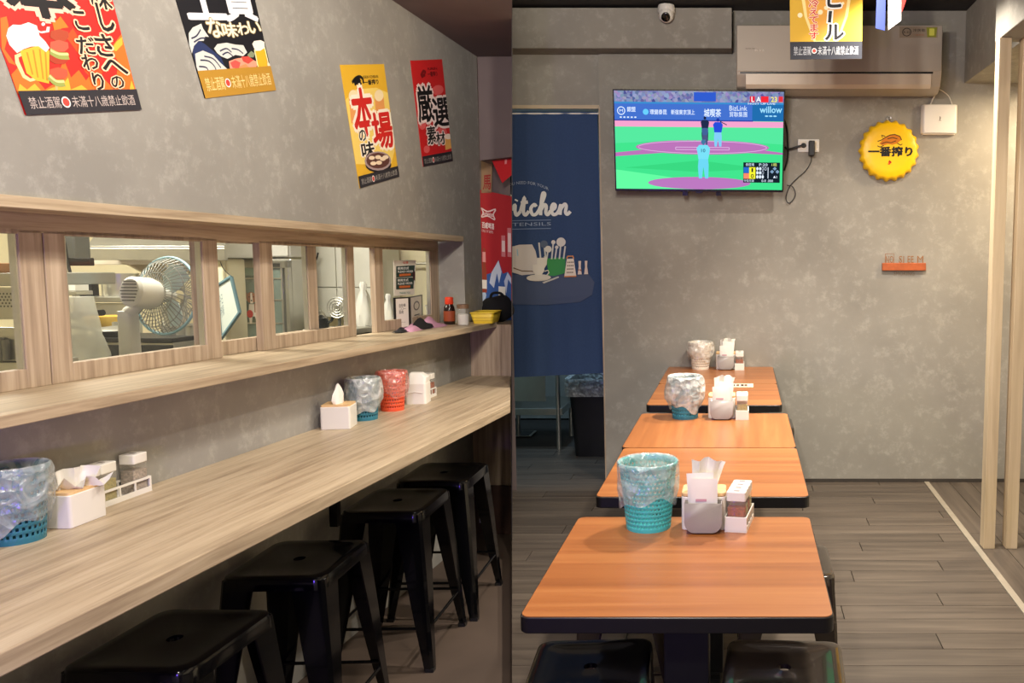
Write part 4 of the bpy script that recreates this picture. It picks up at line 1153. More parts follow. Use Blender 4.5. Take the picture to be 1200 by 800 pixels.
MB().box(-0.10, 0.10, -0.085, 0.085, 0.004, 0.006).build('grate', M['black'], t)
# ------------------------------------------------------------------ counter side: wall posters
XP = XW + 0.002
class Poster(Sheet):
    def puv(s, x, y):
        p = L(s.ax, x, y, s.pl)
        e1, e2, d = s.br - s.bl, s.tl - s.bl, p - s.bl
        a, b, c = e1.dot(e1), e1.dot(e2), e2.dot(e2)
        f, g_ = d.dot(e1), d.dot(e2)
        det = a * c - b * b
        return ((f * c - g_ * b) / det, (g_ * a - f * b) / det)
    def P(s, name, pts, m, k=None):
        return s.poly(name, [s.puv(*s.z(*p)) for p in pts], m, k)
    def T(s, name, t, x0, y0, x1, y1, m, off=0.02, outline=None, om=None, line=1.0):
        (x0, y0), (x1, y1) = s.z(x0, y0), s.z(x1, y1)
        xc, yc = (x0 + x1) / 2, (y0 + y1) / 2
        uc, vc = s.puv(xc, yc)
        du = s.puv(x1, yc)[0] - s.puv(x0, yc)[0]; dv = s.puv(xc, y0)[1] - s.puv(xc, y1)[1]
        return s.text(name, t, uc - du / 2, vc - dv / 2, uc + du / 2, vc + dv / 2, m, off, outline, om, line)
    def St(s, name, lines, wd, m):
        return s.stroke(name, [[s.puv(*s.z(*p)) for p in smooth_pts(l)] for l in lines], wd, m, s.h / s.w)
    def E(s, name, x, y, rx, ry, m, n=16):
        return s.P(name, [(x + rx * math.cos(2 * PI * i / n), y + ry * math.sin(2 * PI * i / n)) for i in range(n)][::-1], m)
def smooth_pts(l):
    return [(p.x, p.y) for p in smooth_path([Vector((a, b, 0)) for a, b in l], 4)] if len(l) > 2 else l
def poster(name, label, corners, base, zs, ox, oy, ax=0, pl=XP, group='tilted beer posters on the plaster wall'):
    s = Poster(name, label, 'poster', *corners, base, frame=FL, group=group)
    s.ax, s.pl, s.clip = ax, pl, True
    s.z = lambda x, y: (ox + x / zs, oy + y / zs)
    return s
wl = lambda x, y: L(0, x, y, XP)
def tall(bl, br, l, r, hgt):
    bl, br, l, r = wl(*bl), wl(*br), wl(*l), wl(*r)
    return bl, br, br + (r - br).normalized() * hgt, bl + (l - bl).normalized() * hgt
RED, BLK, CRM, WHT = ink(206, 40, 34), ink(26, 24, 26), ink(250, 240, 220), ink(244, 242, 236)
DK = ink(46, 44, 50)
# skewer and mug poster
s = poster('beer_poster', 'red poster of beer mug and grilled skewer on plaster wall', tall((29.7, 134.7), (165, 128.6), (0, 52.5), (132, 0), 0.62), RED, 5.716, 0, 0)
OR, OY = ink(236, 110, 40), ink(246, 176, 60)
s.P('flame_print', [(0, 120), (40, 110), (60, 200), (30, 330), (110, 440), (60, 420), (0, 330)], OR)
s.P('flame_print', [(90, 620), (75, 500), (130, 440), (160, 520), (250, 540), (300, 600), (360, 560), (420, 400), (470, 520), (520, 470), (570, 540), (620, 470), (700, 540), (760, 600), (780, 420), (720, 330), (800, 230), (900, 600), (900, 615), (500, 622), (125, 626)], OR)
s.P('flame_print', [(520, 370), (430, 250), (470, 190), (560, 330), (600, 420), (680, 480), (640, 560), (560, 480)], ink(226, 80, 36))
s.P('flame_print', [(730, 330), (760, 280), (815, 250), (800, 300), (760, 345)], OY)
s.P('flame_print', [(110, 625), (130, 560), (180, 600), (230, 560), (280, 615), (420, 560), (450, 520), (470, 600), (540, 570), (600, 615), (860, 610), (870, 540), (900, 612), (500, 622)], OY)
s.P('mug_handle_print', [(140, 350), (95, 370), (100, 420), (150, 520), (200, 548), (245, 535), (240, 520), (200, 525), (165, 500), (125, 410), (120, 385), (150, 370)], ink(246, 208, 150))
s.P('beer_print', [(130, 340), (250, 305), (322, 340), (325, 560), (240, 540), (175, 490)], ink(240, 176, 54))
s.St('beer_stripe_print', [[(175, 350), (215, 500)], [(215, 335), (250, 520)], [(258, 330), (285, 530)], [(295, 340), (310, 540)]], .012, ink(206, 134, 40))
s.P('foam_print', [(50, 190), (80, 165), (130, 168), (180, 150), (235, 172), (255, 240), (295, 280), (322, 322), (300, 350), (250, 310), (200, 312), (150, 330), (110, 356), (60, 300), (38, 240)], ink(248, 226, 222))
s.P('foam_print', [(232, 196), (262, 212), (296, 206), (300, 180), (320, 180), (316, 215), (270, 224), (235, 214)], ink(248, 226, 222))
s.E('foam_drop_print', 276, 162, 12, 12, ink(248, 226, 222))
s.St('stick_print', [[(372, 560), (374, 620)]], .02, ink(236, 180, 110))
s.P('skewer_print', [(330, 130), (360, 140), (384, 110), (440, 185), (400, 190), (350, 212)], ink(226, 120, 40))
for y_, c_ in ((240, (170, 70, 44)), (312, (196, 92, 70)), (395, (170, 60, 40)), (495, (190, 84, 60))): s.P('meat_print', [(325, y_ - 30), (380, y_ - 44), (440, y_ - 26), (446, y_ + 10), (420, y_ + 36), (360, y_ + 34), (322, y_ + 12)], ink(*c_))
s.St('leek_print', [[(324, 342), (380, 372), (446, 376)], [(320, 512), (370, 556), (424, 556)]], .045, ink(150, 160, 84))
s.St('leek_print', [[(326, 336), (382, 362), (446, 364)], [(322, 506), (370, 544), (424, 546)]], .015, ink(214, 206, 140))
s.T('brush_lettering', '本', 20, -260, 440, 112, BLK, .05, .10, ink(246, 190, 170))
for ch, bx in (('味', (575, -75, 700, 60)), ('し', (632, 30, 722, 210)), ('さ', (618, 232, 732, 378)), ('へ', (674, 402, 832, 496)), ('の', (733, 512, 816, 592)), ('こ', (474, 78, 556, 200)), ('だ', (500, 250, 614, 364)), ('わ', (534, 366, 636, 468)), ('り', (612, 490, 680, 604))):
    s.T('brush_lettering', ch, *bx, BLK, .035, .085, ink(248, 206, 170))
warning(s, .088, DK, ink(190, 176, 170))
# wave poster
s = poster('beer_poster', 'black poster with white waves and a glass of beer', tall((240.2, 115.2), (323, 105.7), (206.3, 0), (299, 0), 0.62), ink(22, 22, 28), 6.669, 200, 0)
NAVY, FOAM = ink(40, 52, 92), ink(206, 206, 200)
s.P('sea_print', [(150, 330), (185, 300), (260, 340), (390, 450), (440, 560), (440, 640), (235, 630)], NAVY)
s.P('wave_print', [(140, 260), (170, 215), (235, 185), (250, 225), (295, 290), (265, 285), (255, 320), (215, 320), (180, 360), (160, 420), (145, 350)], FOAM)
s.P('wave_print', [(190, 420), (250, 395), (330, 430), (385, 490), (440, 540), (455, 590), (400, 570), (380, 620), (300, 632), (240, 628), (200, 520)], FOAM)
s.P('wave_print', [(335, 380), (360, 345), (430, 335), (500, 350), (560, 355), (590, 410), (560, 440), (500, 430), (440, 460), (390, 440), (360, 415)], FOAM)
s.P('wave_print', [(670, 560), (690, 510), (760, 490), (800, 500), (800, 570), (690, 590)], FOAM)
s.St('wave_line_print', [[(160, 300), (200, 280), (230, 230)], [(180, 330), (230, 300), (270, 300)], [(230, 470), (300, 480), (350, 540), (330, 600)], [(220, 520), (280, 530), (300, 590)], [(260, 440), (330, 460), (390, 530)], [(250, 600), (290, 570), (360, 580)], [(380, 400), (430, 380), (470, 410)], [(470, 380), (520, 390), (560, 420)], [(400, 430), (440, 410), (480, 440)]], .012, ink(50, 54, 80))
s.P('shell_dish_print', [(450, 480), (500, 460), (560, 450), (620, 460), (680, 490), (640, 570), (570, 610), (500, 590), (460, 540)], ink(230, 150, 124))
s.P('seafood_print', [(460, 490), (500, 470), (540, 490), (530, 540), (480, 530)], ink(206, 84, 76))
s.P('seafood_print', [(545, 445), (600, 440), (640, 470), (600, 500), (560, 480)], ink(196, 70, 60))
s.P('seafood_print', [(530, 520), (580, 500), (620, 540), (570, 570), (530, 560)], ink(226, 140, 90))
s.E('seafood_print', 590, 568, 26, 20, ink(244, 214, 190))
s.P('garnish_print', [(590, 430), (620, 400), (650, 420), (640, 450), (610, 450)], ink(130, 140, 110))
s.P('beer_print', [(650, 390), (722, 370), (760, 560), (720, 585), (690, 570)], ink(232, 170, 40))
s.P('foam_print', [(626, 345), (640, 322), (690, 316), (718, 330), (724, 376), (690, 398), (652, 400)], ink(238, 230, 214))
s.St('glass_outline_print', [[(645, 390), (690, 572), (720, 588), (766, 565), (722, 372)]], .014, ink(244, 226, 170))
for ch, bx in (('上', (95, -210, 385, 145)), ('質', (380, -200, 625, 165))): s.T('brush_lettering', ch, *bx, ink(226, 226, 230), .05)
for ch, bx in (('な', (280, 145, 392, 292)), ('味', (394, 180, 504, 292)), ('わ', (508, 182, 596, 272)), ('い', (592, 172, 684, 262))): s.T('brush_lettering', ch, *bx, ink(240, 232, 204), .03, .06, ink(150, 130, 90))
warning(s, .13, ink(176, 132, 46), ink(232, 206, 140))
# hot pot poster
s = poster('beer_poster', 'yellow poster with red lettering and a hot pot bowl', (wl(421.6, 220.6), wl(467.6, 207), wl(450, 75), wl(398.4, 76)), ink(228, 180, 50), 5, 390, 65)
s.P('panel_print', [(70, 260), (130, 200), (250, 190), (320, 220), (360, 560), (340, 640), (120, 640)], ink(244, 214, 110))
for x_ in (118, 266): s.P('mug_print', [(x_ - 26, 240), (x_ + 26, 240), (x_ + 40, 360), (x_ - 10, 400)], ink(232, 160, 90)); s.E('foam_print', x_, 236, 26, 34, ink(246, 226, 180))
s.St('emblem_print', [[(112, 160), (130, 135), (155, 125), (172, 140), (175, 165)], [(120, 150), (145, 150), (165, 170)], [(125, 170), (140, 160), (150, 172)], [(130, 140), (150, 140), (160, 155)]], .035, BLK)
s.T('brand_lettering', 'KIRIN ICHIBAN', 174, 118, 260, 135, BLK, .02); s.T('brand_lettering', '一番搾り', 180, 142, 262, 172, BLK, .05)
s.T('brush_lettering', '本', 118, 195, 236, 470, RED, .05, .11, CRM); s.T('brush_lettering', '場', 232, 335, 345, 545, RED, .05, .11, CRM)
s.T('brush_lettering', 'の', 152, 436, 192, 502, BLK, .04, .09, CRM); s.T('brush_lettering', '味', 168, 506, 242, 600, BLK, .04, .09, CRM)
s.E('bowl_print', 265, 640, 76, 46, ink(36, 32, 36)); s.E('bowl_rim_print', 262, 618, 78, 56, ink(170, 150, 150)); s.E('soup_print', 262, 616, 68, 46, ink(96, 60, 54))
for x_, y_ in ((235, 632), (268, 628), (290, 606), (262, 596), (305, 596), (225, 600)): s.E('tofu_print', x_, y_, 18, 12, ink(240, 220, 190), 10)
warning(s, .10, DK, ink(160, 156, 150))
# ingredients poster
s = poster('beer_poster', 'red poster with black brush lettering near the wall end', (wl(496, 195.4), wl(530.6, 188.6), wl(518, 69.4), wl(481, 71)), ink(200, 36, 38), 5, 390, 65)
for x_, y_, rx_, ry_ in ((615, 215, 34, 28), (525, 400, 22, 36), (550, 550, 18, 22), (640, 470, 30, 50)): s.E('ingredient_print', x_, y_, rx_, ry_, ink(226, 96, 96))
s.P('beer_print', [(655, 490), (698, 480), (703, 545), (660, 556)], ink(236, 176, 96)); s.E('foam_print', 676, 480, 22, 16, ink(246, 226, 210))
s.St('emblem_print', [[(515, 125), (530, 100), (545, 110)], [(520, 130), (540, 120)]], .04, ink(120, 20, 24)); s.T('brand_lettering', '一番搾り', 555, 108, 612, 135, ink(90, 16, 20), .04); s.T('brand_lettering', 'KIRIN', 556, 84, 610, 98, ink(90, 16, 20), .02)
for ch, bx in (('厳', (496, 185, 590, 390)), ('選', (588, 262, 690, 420)), ('素', (552, 418, 604, 520)), ('材', (604, 452, 656, 524))): s.T('brush_lettering', ch, *bx, BLK, .04, .10, ink(240, 220, 216))
warning(s, .10, DK, ink(160, 156, 150))
# beer poster beyond the wall end
YR = 5.12
wr = lambda x, y: L(1, x, y, YR)
s = poster('beer_poster', 'tall red poster with blue mountains beyond the shelf end', (wr(559, 380), wr(599.6, 380), wr(599.6, 230), wr(559.5, 221.5)), ink(172, 26, 36), 3.33, 540, 150, 1, YR, None)
s.P('border_print', [(62, 236), (66, 240), (66, 760), (62, 760)], ink(226, 210, 206))
MT = ink(56, 92, 160)
s.P('mountain_print', [(66, 600), (95, 570), (120, 560), (148, 505), (165, 560), (185, 550), (198, 570), (198, 760), (66, 760)], MT)
s.P('snow_print', [(120, 560), (148, 508), (160, 552), (150, 600), (142, 560), (130, 620), (112, 600)], ink(206, 214, 232)); s.P('snow_print', [(170, 590), (184, 552), (198, 575), (198, 600), (186, 580), (178, 640)], ink(196, 206, 228)); s.P('snow_print', [(70, 640), (84, 600), (100, 650), (90, 690)], ink(186, 200, 226))
s.P('bottle_print', [(86, 465), (96, 465), (98, 540), (102, 560), (102, 640), (80, 640), (80, 560), (85, 540)], ink(150, 60, 40)); s.P('bottle_label_print', [(80, 590), (102, 590), (102, 625), (80, 625)], ink(236, 226, 220)); s.P('bottle_label_print', [(85, 480), (97, 480), (98, 520), (85, 520)], ink(226, 150, 150))
for x_, y0_, y1_ in ((160, 405, 490), (184, 370, 488)): s.P('can_print', [(x_, y0_), (x_ + 15, y0_ - 2), (x_ + 16, y1_), (x_, y1_)], ink(206, 120, 126)); s.P('can_label_print', [(x_ + 2, y0_ + 20), (x_ + 14, y0_ + 20), (x_ + 14, y1_ - 20), (x_ + 2, y1_ - 20)], ink(236, 206, 206))
s.P('sticker', [(148, 612), (175, 612), (175, 652), (148, 652)], ink(236, 232, 228))
s.St('bow_tie_emblem', [[(80, 308), (106, 318), (137, 303), (128, 326), (134, 346), (106, 336), (82, 344), (88, 326), (80, 308)]], .035, ink(236, 206, 206))
s.T('brand_lettering', 'Budweiser', 86, 318, 130, 336, ink(240, 214, 214), .02); s.T('brand_lettering', '百威啤酒', 83, 362, 131, 386, ink(240, 222, 222), .04); s.T('brand_lettering', 'KING OF BEERS', 83, 392, 128, 402, ink(230, 190, 190), .01)
# bag on the cabinet end, paper and flag under the bulkhead
t = thing('black_bag', 'soft black bag lying in front of the red mountain poster', 'bag', FL, (-1.70, 4.98, 1.186))
b = MB().sphere((-0.01, 0, 0.07), 0.11, 1.0, 0.8, 0.72, 20, 12)
for v in b.v:
    v.z = max(0, v.z + 0.008 * math.sin(40 * v.x) + 0.006 * math.sin(55 * v.z + 20 * v.y)); v.x *= 1.0 if v.x < 0 else 0.8
b.build('body', M['blackcloth'], t, 70)
MB().tube(smooth_path([Vector((-0.05, -0.02, 0.13)), Vector((-0.03, -0.04, 0.165)), Vector((0.02, -0.04, 0.165)), Vector((0.035, -0.02, 0.13))], 5), 0.008, 8).build('strap', M['blackcloth'], t, 60)
s = poster('paper_strip', 'brown paper strip with red character beside the red flag', (wr(564, 226), wr(576, 226), wr(577, 180), wr(564, 183)), ink(150, 118, 90), 1, 0, 0, 1, YR, None)
s.T('lettering', '馬', 566, 206, 575, 222, ink(150, 40, 36), .04)
YF = 5.0
wf = lambda x, y: L(1, x, y, YF)
s = poster('red_flag', 'red pennant flag with white mark hanging under the bulkhead', (wf(588.5, 214.5), wf(599.4, 205), wf(599.2, 163.5), wf(573.5, 181.5)), ink(214, 30, 36), 1, 0, 0, 1, YF, None)
s.poly('mark', [(.55, .45), (.68, .42), (.80, .80), (.70, .82)], ink(240, 150, 150))
MB().tube([s.at(1, 1, 0), s.at(0, 1, 0), wf(566, 186) - s.o], 0.002, 5).build('string', M['cord'], s.root)

# ------------------------------------------------------------------ things on the hatch shelf
ZS = 1.2
def on_shelf(x, y): return L(2, x, y, ZS)
hp = [L(0, x, y, -1.918) for x, y in ((462, 346.5), (485.5, 345), (487.4, 304.5), (461.3, 305))]
s = poster('notice_sheet', 'white notice with dark green panels stuck to the window', hp, ink(226, 220, 206), 7.275, 440, 290, 0, -1.918, None)
for y_ in (160, 260): s.P('green_panel', [(175, y_), (320, y_ - 3), (320, y_ + 92), (175, y_ + 98)], ink(44, 66, 60)); s.T('panel_lettering', '使用方式', 186, y_ + 8, 275, y_ + 30, WHT, .03); s.T('panel_lettering', 'PLEASE ORDER', 190, y_ + 38, 310, y_ + 56, WHT, .02); s.P('orange_strip', [(200, y_ + 66), (292, y_ + 64), (292, y_ + 82), (200, y_ + 86)], ink(206, 110, 56))
s.T('heading', '公告', 226, 120, 268, 142, ink(206, 80, 60), .04); s.T('footing', 'THANK YOU', 205, 378, 295, 395, ink(70, 130, 120), .02)
s.P('sticker', [(303, 215), (325, 205), (342, 260), (330, 290), (310, 270)], ink(70, 40, 44))
# menu stand: two panels in a black cover
A, B, C = on_shelf(463, 386), on_shelf(481, 384), on_shelf(496, 378.5)
t = thing('menu_stand', 'black framed folding menu standing on the shelf', 'menu stand', FL, B)
for k, (p, q_, txt) in enumerate(((A, B, ('自助取\n二〇一\n服務', '')), (B, C, ('', '')))):
    p, q_ = p - B, q_ - B
    n_ = (q_ - p).cross(Vector((0, 0, 1))).normalized()
    H_ = 0.155
    MB().add([p, q_, q_ + Vector((0, 0, H_)), p + Vector((0, 0, H_)), p - n_ * .006, q_ - n_ * .006, q_ - n_ * .006 + Vector((0, 0, H_)), p - n_ * .006 + Vector((0, 0, H_))], [(0, 1, 2, 3), (7, 6, 5, 4), (0, 4, 5, 1), (1, 5, 6, 2), (2, 6, 7, 3), (3, 7, 4, 0)]).build('cover', M['black'], t)
    e = (q_ - p)
    i0, i1 = p + e * .1 + Vector((0, 0, .006)) + n_ * .0006, p + e * .9 + Vector((0, 0, .006)) + n_ * .0006
    pg = Sheet('x', '', '', i0, i1, i1 + Vector((0, 0, H_ - .012)), i0 + Vector((0, 0, H_ - .012)), ink(240, 232, 220), parent=t, base='page')
    if k == 0:
        pg.text('lettering', '自助餐\n二〇一\n服務', .22, .48, .78, .82, ink(90, 80, 74), .02)
        pg.text('lettering', 'thank you', .25, .16, .75, .20, ink(130, 120, 110))
    else:
        pg.ring('picture', .5, .68, .3, .17, .3, ink(120, 112, 106)); pg.rect('picture', .25, .25, .75, .30, ink(50, 46, 46)); pg.rect('picture', .25, .33, .75, .37, ink(70, 64, 62))
# folded cloth
c0 = on_shelf(494, 385)
t = thing('folded_cloth', 'crumpled mauve and black cloth in front of the menu', 'cloth', FL, c0)
def heap(w, d, h, seed, nx=22, ny=9):
    rnd = random.Random(seed); ph = [rnd.uniform(0, 6) for _ in range(6)]
    vs, fs = [], []
    for i in range(nx + 1):
        for j in range(ny + 1):
            u, v = i / nx, j / ny
            env = (math.sin(PI * u) * math.sin(PI * v)) ** 0.45
            z = env * h * (0.55 + 0.28 * math.sin(9 * u + ph[0]) + 0.2 * math.sin(15 * u + 6 * v + ph[1]) + 0.12 * math.sin(21 * v + ph[2]))
            vs.append(((v - .5) * d + 0.006 * math.sin(8 * u + ph[3]), (u - .5) * w, max(z, 0.0005)))
    for i in range(nx):
        for j in range(ny):
            a = i * (ny + 1) + j
            fs.append((a, a + 1, a + ny + 2, a + ny + 1))
    return MB().add(vs, fs)
heap(0.44, 0.085, 0.055, 4).build('mauve_side', M['pink_cloth'], t, 70)
heap(0.46, 0.05, 0.05, 11).xf(Matrix.Translation((0.012, -0.07, 0.003))).build('black_side', M['blackcloth'], t, 70)
# jars and bottle
def bottle(label, x, y, prof_body, prof_cap, mbdy, mcap, lab=None, name='sauce_bottle', cat='bottle', group=None, fill=None, caps=(True, True)):
    p = on_shelf(x, y)
    t = thing(name, label, cat, FL, p, 0, group)
    b = MB().lathe(prof_body, 20, caps=caps).build('body', mbdy, t, 50)
    if prof_cap: MB().lathe(prof_cap, 20).build('cap', mcap, t, 40)
    if lab: MB().lathe(lab[0], 20, caps=(False, False)).build('label_band', lab[1], t, 50)
    if fill: MB().lathe(fill[0], 18).build('contents', fill[1], t, 50)
    return t
bottle('dark sauce bottle with orange red cap on the shelf', 527, 380, [(0.026, 0), (0.029, 0.004), (0.029, 0.075), (0.025, 0.095), (0.019, 0.105), (0.019, 0.11)], [(0.021, 0.108), (0.022, 0.11), (0.021, 0.143), (0.016, 0.146)], mat('soy_glass', S(40, 24, 20), .2), mat('red_cap', S(226, 66, 36), .4), ([(0.0295, 0.018), (0.0297, 0.02), (0.0297, 0.07), (0.0295, 0.072)], ink(150, 70, 40)))
bottle('small glass jar with brown lid beside the sauce bottle', 543, 381, [(0.028, 0), (0.031, 0.004), (0.031, 0.085), (0.027, 0.09)], [(0.030, 0.088), (0.030, 0.108), (0.026, 0.110)], M['jar_glass'], mat('brown_lid', S(128, 98, 72), .5), None, 'glass_jar', 'jar', None, ([(0.027, 0.003), (0.027, 0.055), (0.02, 0.06)], M['white_soft']))
bottle('clear plastic tub next to the folding menu', 509, 377.5, [(0.036, 0), (0.044, 0.085), (0.046, 0.09), (0.046, 0.096)], None, M['tub'], None, None, 'plastic_tub', 'tub', 'clear tubs behind the cloth', ([(0.03, 0.002), (0.034, 0.05), (0.02, 0.056)], M['white_soft']), (True, False))
bottle('clear plastic tub next to the dark sauce bottle', 518, 375.5, [(0.036, 0), (0.044, 0.085), (0.046, 0.09), (0.046, 0.096)], None, M['tub'], None, None, 'plastic_tub', 'tub', 'clear tubs behind the cloth', ([(0.03, 0.002), (0.034, 0.05), (0.02, 0.056)], M['white_soft']), (True, False))
# yellow tray
p = on_shelf(570, 377.5)
t = thing('yellow_tray', 'small yellow plastic basket at the end of the shelf', 'basket', FL, p, R(10))
TY = mat('yellow_basket', S(240, 206, 60), .45)
o = MB().loft([[(x, y, 0) for x, y in rrect(-.05, .05, -.11, .11, .012)], [(x, y, .058) for x, y in rrect(-.062, .062, -.135, .135, .016)]], (True, False)).build('body', TY, t, 40)
sm = o.modifiers.new('wall', 'SOLIDIFY'); sm.thickness = 0.002
MB().tube([(x, y, .058) for x, y in rrect(-.063, .063, -.136, .136, .016)] + [(.063, .12, .058)], 0.003, 6).build('rim', TY, t, 60)
TS = mat('yellow_basket_slot', S(206, 170, 40), .5)
for zz in (0.016, 0.032): MB().add([(x * (1 + .24 * zz / .058) * 1.01, y * (1 + .23 * zz / .058) * 1.01, zz + dz) for dz in (0, .006) for x, y in rrect(-.05, .05, -.11, .11, .012)], [(i, i + 1, 25 + i, 24 + i) for i in range(23)]).build('slot_row', TS, o)

# ------------------------------------------------------------------ things on the counter
CZ = 0.90
def tissue_box(label, frame, loc, rz, w, d, h, seed, tw=0.07, thh=0.06, lid='lidwood', group='tissue boxes on the counter', pointed=False):
    t = thing('tissue_box', label, 'tissue box', frame, loc, rz, group)
    MB().rbox(-w / 2, w / 2, -d / 2, d / 2, 0, h, 0.008).build('box', M['white'], t, 40, 0.002)
    MB().rbox(-w / 2 + .002, w / 2 - .002, -d / 2 + .002, d / 2 - .002, h, h + .006, 0.008).build('lid', M[lid], t, 40)
    if pointed:
        b = MB()
        b.lathe([(0.026, 0), (0.024, 0.02), (0.018, 0.042), (0.011, 0.062), (0.006, 0.076), (0.0015, 0.082)], 16, (0, 0, 0), 1.0, 0.5, jit=lambda a, i: 0.38 * math.sin(2 * a + .8 * i) + 0.16 * math.sin(5 * a - i))
    else:
        b = tissue_mesh(tw, thh, seed)
        st_ = len(b.v)
        b.add([v for v in tissue_mesh(tw * 1.1, thh * .7, seed + 3, lean=.02).xf(Matrix.Rotation(R(55), 4, 'X')).v], [tuple(i for i in f) for f in tissue_mesh(tw, thh, seed).f])
    b.xf(Matrix.Translation((0, 0, h))).xf(Matrix.Rotation(R(60), 4, 'Z')).build('tissue', M['white_soft'], t, 80)
    return t
gC = 'lined bins on the counter'
bin_('dark teal bin with clear bag at the violet-lit counter start', FL, (-1.722, 1.797, CZ), 0.168, 0.052, 0.064, M['teal_dark'], M['bag'], 21, 0.125, gC, 0.004, 0.04)
tissue_box('white tissue box with crumpled tissues beside the spice rack', FL, (-1.705, 1.935, CZ), R(3), 0.072, 0.115, 0.078, 4, 0.10, 0.055)
spice_rack('long white spice rack with an empty bay on the counter', FL, (-1.752, 1.995, CZ), R(2), 'spice racks on the counter', ['chili', 'curry', None, 'pepper'], jw=0.044, jd=0.056, jlab='in the long rack on the oak counter')
tissue_box('white tissue box with one pointed tissue, further along the counter', FL, (-1.712, 3.165, CZ), R(14), 0.105, 0.11, 0.085, 6, pointed=True)
bin_('blue bin with clear bag between tissue box and red bin', FL, (-1.70, 3.335, CZ), 0.165, 0.050, 0.060, M['teal_dark'], M['bag_white'], 31, 0.12, gC, 0.006, 0.05)
bin_('orange red bin with pink bag on the counter', FL, (-1.690, 3.560, CZ), 0.165, 0.046, 0.058, M['red_plastic'], M['bag_red'], 37, 0.10, gC, 0.006, 0.04)
t = thing('napkin_pouch', 'white napkin pouch leaning beside the orange red bin', 'napkin pouch', FL, (-1.668, 3.765, CZ), R(10), None)
b = MB().rbox(-0.045, 0.045, -0.05, 0.05, 0, 0.09, 0.012)
b.loft([[(x, y, .09) for x, y in rrect(-.043, .043, -.048, .048, .012)], [(x * .9 + .006, y * .8, .115) for x, y in rrect(-.043, .043, -.048, .048, .012)], [(x * .6 - .004, y * .5, .135) for x, y in rrect(-.043, .043, -.048, .048, .012)]], (False, True))
b.build('pouch', M['white_soft'], t, 45)
MB().tube([(-.03, -.052, .05), (0, -.054, .055), (.03, -.052, .05)], .002, 5).build('fold', M['white'], t, 60)
spice_rack('white spice rack half hidden behind the napkin pouch', FL, (-1.695, 3.872, CZ), R(2), 'spice racks on the counter', ['chili', 'chili'], jw=0.046, jd=0.05, jlab='in the rack behind the napkin pouch')
# ------------------------------------------------------------------ kitchen behind the hatch
def kp(x, y, Y): return L(1, x, y, Y)
def krect(x0, y0, x1, y1, Y):
    a, b = kp(x0, y1, Y), kp(x1, y0, Y)
    return a, b.x - a.x, b.z - a.z          # lower corner, width, height
def kthing(name, label, cat, x0, y0, x1, y1, Y, group=None):
    a, w, h = krect(x0, y0, x1, y1, Y)
    return thing(name, label, cat, FL, a, 0, group), w, h
K_DARK = mat('dark_grey_metal', S(96, 96, 90), .5, .3)
K_YEL = mat('yellow_enamel', S(226, 186, 80), .45)
K_CARD = mat('cardboard', S(190, 140, 90), .8, vary=.1)
K_BLUE = mat('pale_blue_plastic', S(150, 190, 204), .4)
K_GLASS = mat('fridge_glass', S(120, 136, 126), .12, 0, .6, vary=.2, scale=6)
# extractor hood and shelf under it
t, w, h = kthing('extractor_hood', 'stainless extractor hood above the kitchen shelf', 'hood', 102, 276, 262, 302, 4.3)
MB().prism_x([(0, 0), (0.7, 0), (0.7, h + .2), (0.25, h + .2), (0, 0.06)], 0, w).build('canopy', M['steel'], t, 30, .003)
MB().box(-.01, w + .01, -.012, 0.01, -.012, .05).build('lip', M['steel'], t, bevel=.002)
t, w, h = kthing('wall_shelf', 'cream kitchen wall shelf below the extractor hood', 'shelf', 84, 302.5, 262, 310, 4.5)
MB().box(0, w, 0, .5, 0, h).build('board', M['cream'], t, bevel=.003)
for x in (.15, w * .5, w - .15): MB().prism_x([(.5, 0), (.5, -.12), (.2, 0)], x, x + .015).build('bracket', M['cream'], t)
t, w, h = kthing('control_box', 'dark grey box hanging beside the extractor hood', 'control box', 74, 272, 86, 306, 3.7)
MB().box(0, w, 0, .09, 0, h).build('casing', K_DARK, t, bevel=.006)
MB().tube(smooth_path([Vector((w * .1, -.01, h * .8)), Vector((w * .5, -.02, h * .6)), Vector((w * .65, -.02, 0)), Vector((w * .9, -.02, -.07))], 5), .007, 6).build('hose', M['black'], t, 60)
MB().box(w * .6, w * 2.6, -.02, .0, -.02, .015).build('bar', M['black'], t, bevel=.004)
# raised steel rack with pot
t, w, h = kthing('steel_rack', 'raised steel rack carrying the cooking pot', 'rack', 88, 348, 160, 374, 4.0)
MB().box(0, w, 0, .38, h - .025, h).build('deck', M['steel'], t, bevel=.003)
MB().box(0.02, w - .02, .01, .03, 0, h - .03).build('apron', M['steel'], t, bevel=.003)
ld = -(kp(88, 374, 4.0).z)
for x in (.01, w - .03):
    MB().box(x, x + .02, 0.02, .04, ld + 0.0, 0).build('leg', M['steel'], t)
    MB().box(x, x + .02, .34, .36, ld + 0.0, h - .025).build('leg', M['steel'], t)
def pot(label, x0, y0, x1, y1, Y, m=None, lid=True):
    a, w, h = krect(x0, y0, x1, y1, Y)
    t = thing('cooking_pot', label, 'pot', FL, (a.x + w / 2, Y + w / 2, a.z), 0, 'steel pots in the kitchen')
    r = w / 2
    MB().lathe([(r * .97, 0), (r, .01), (r, h), (r * 1.03, h), (r * 1.03, h + .006), (r * .97, h + .006), (r * .96, .012)], 28).build('body', m or M['steel'], t, 40)
    for s_ in (-1, 1): MB().tube([(s_ * r, -.03, h * .8), (s_ * (r + .03), -.03, h * .8), (s_ * (r + .03), .03, h * .8), (s_ * r, .03, h * .8)], .005, 6).build('handle', M['steel'], t, 60)
    return t
pot('wide steel cooking pot on the raised rack', 110, 322, 144, 348, 4.05)
a, w, h = krect(84, 322, 97, 348, 4.05)
t = thing('utensil_holder', 'black holder of kitchen scissors beside the wide pot', 'utensil holder', FL, (a.x + w / 2, 4.12, a.z))
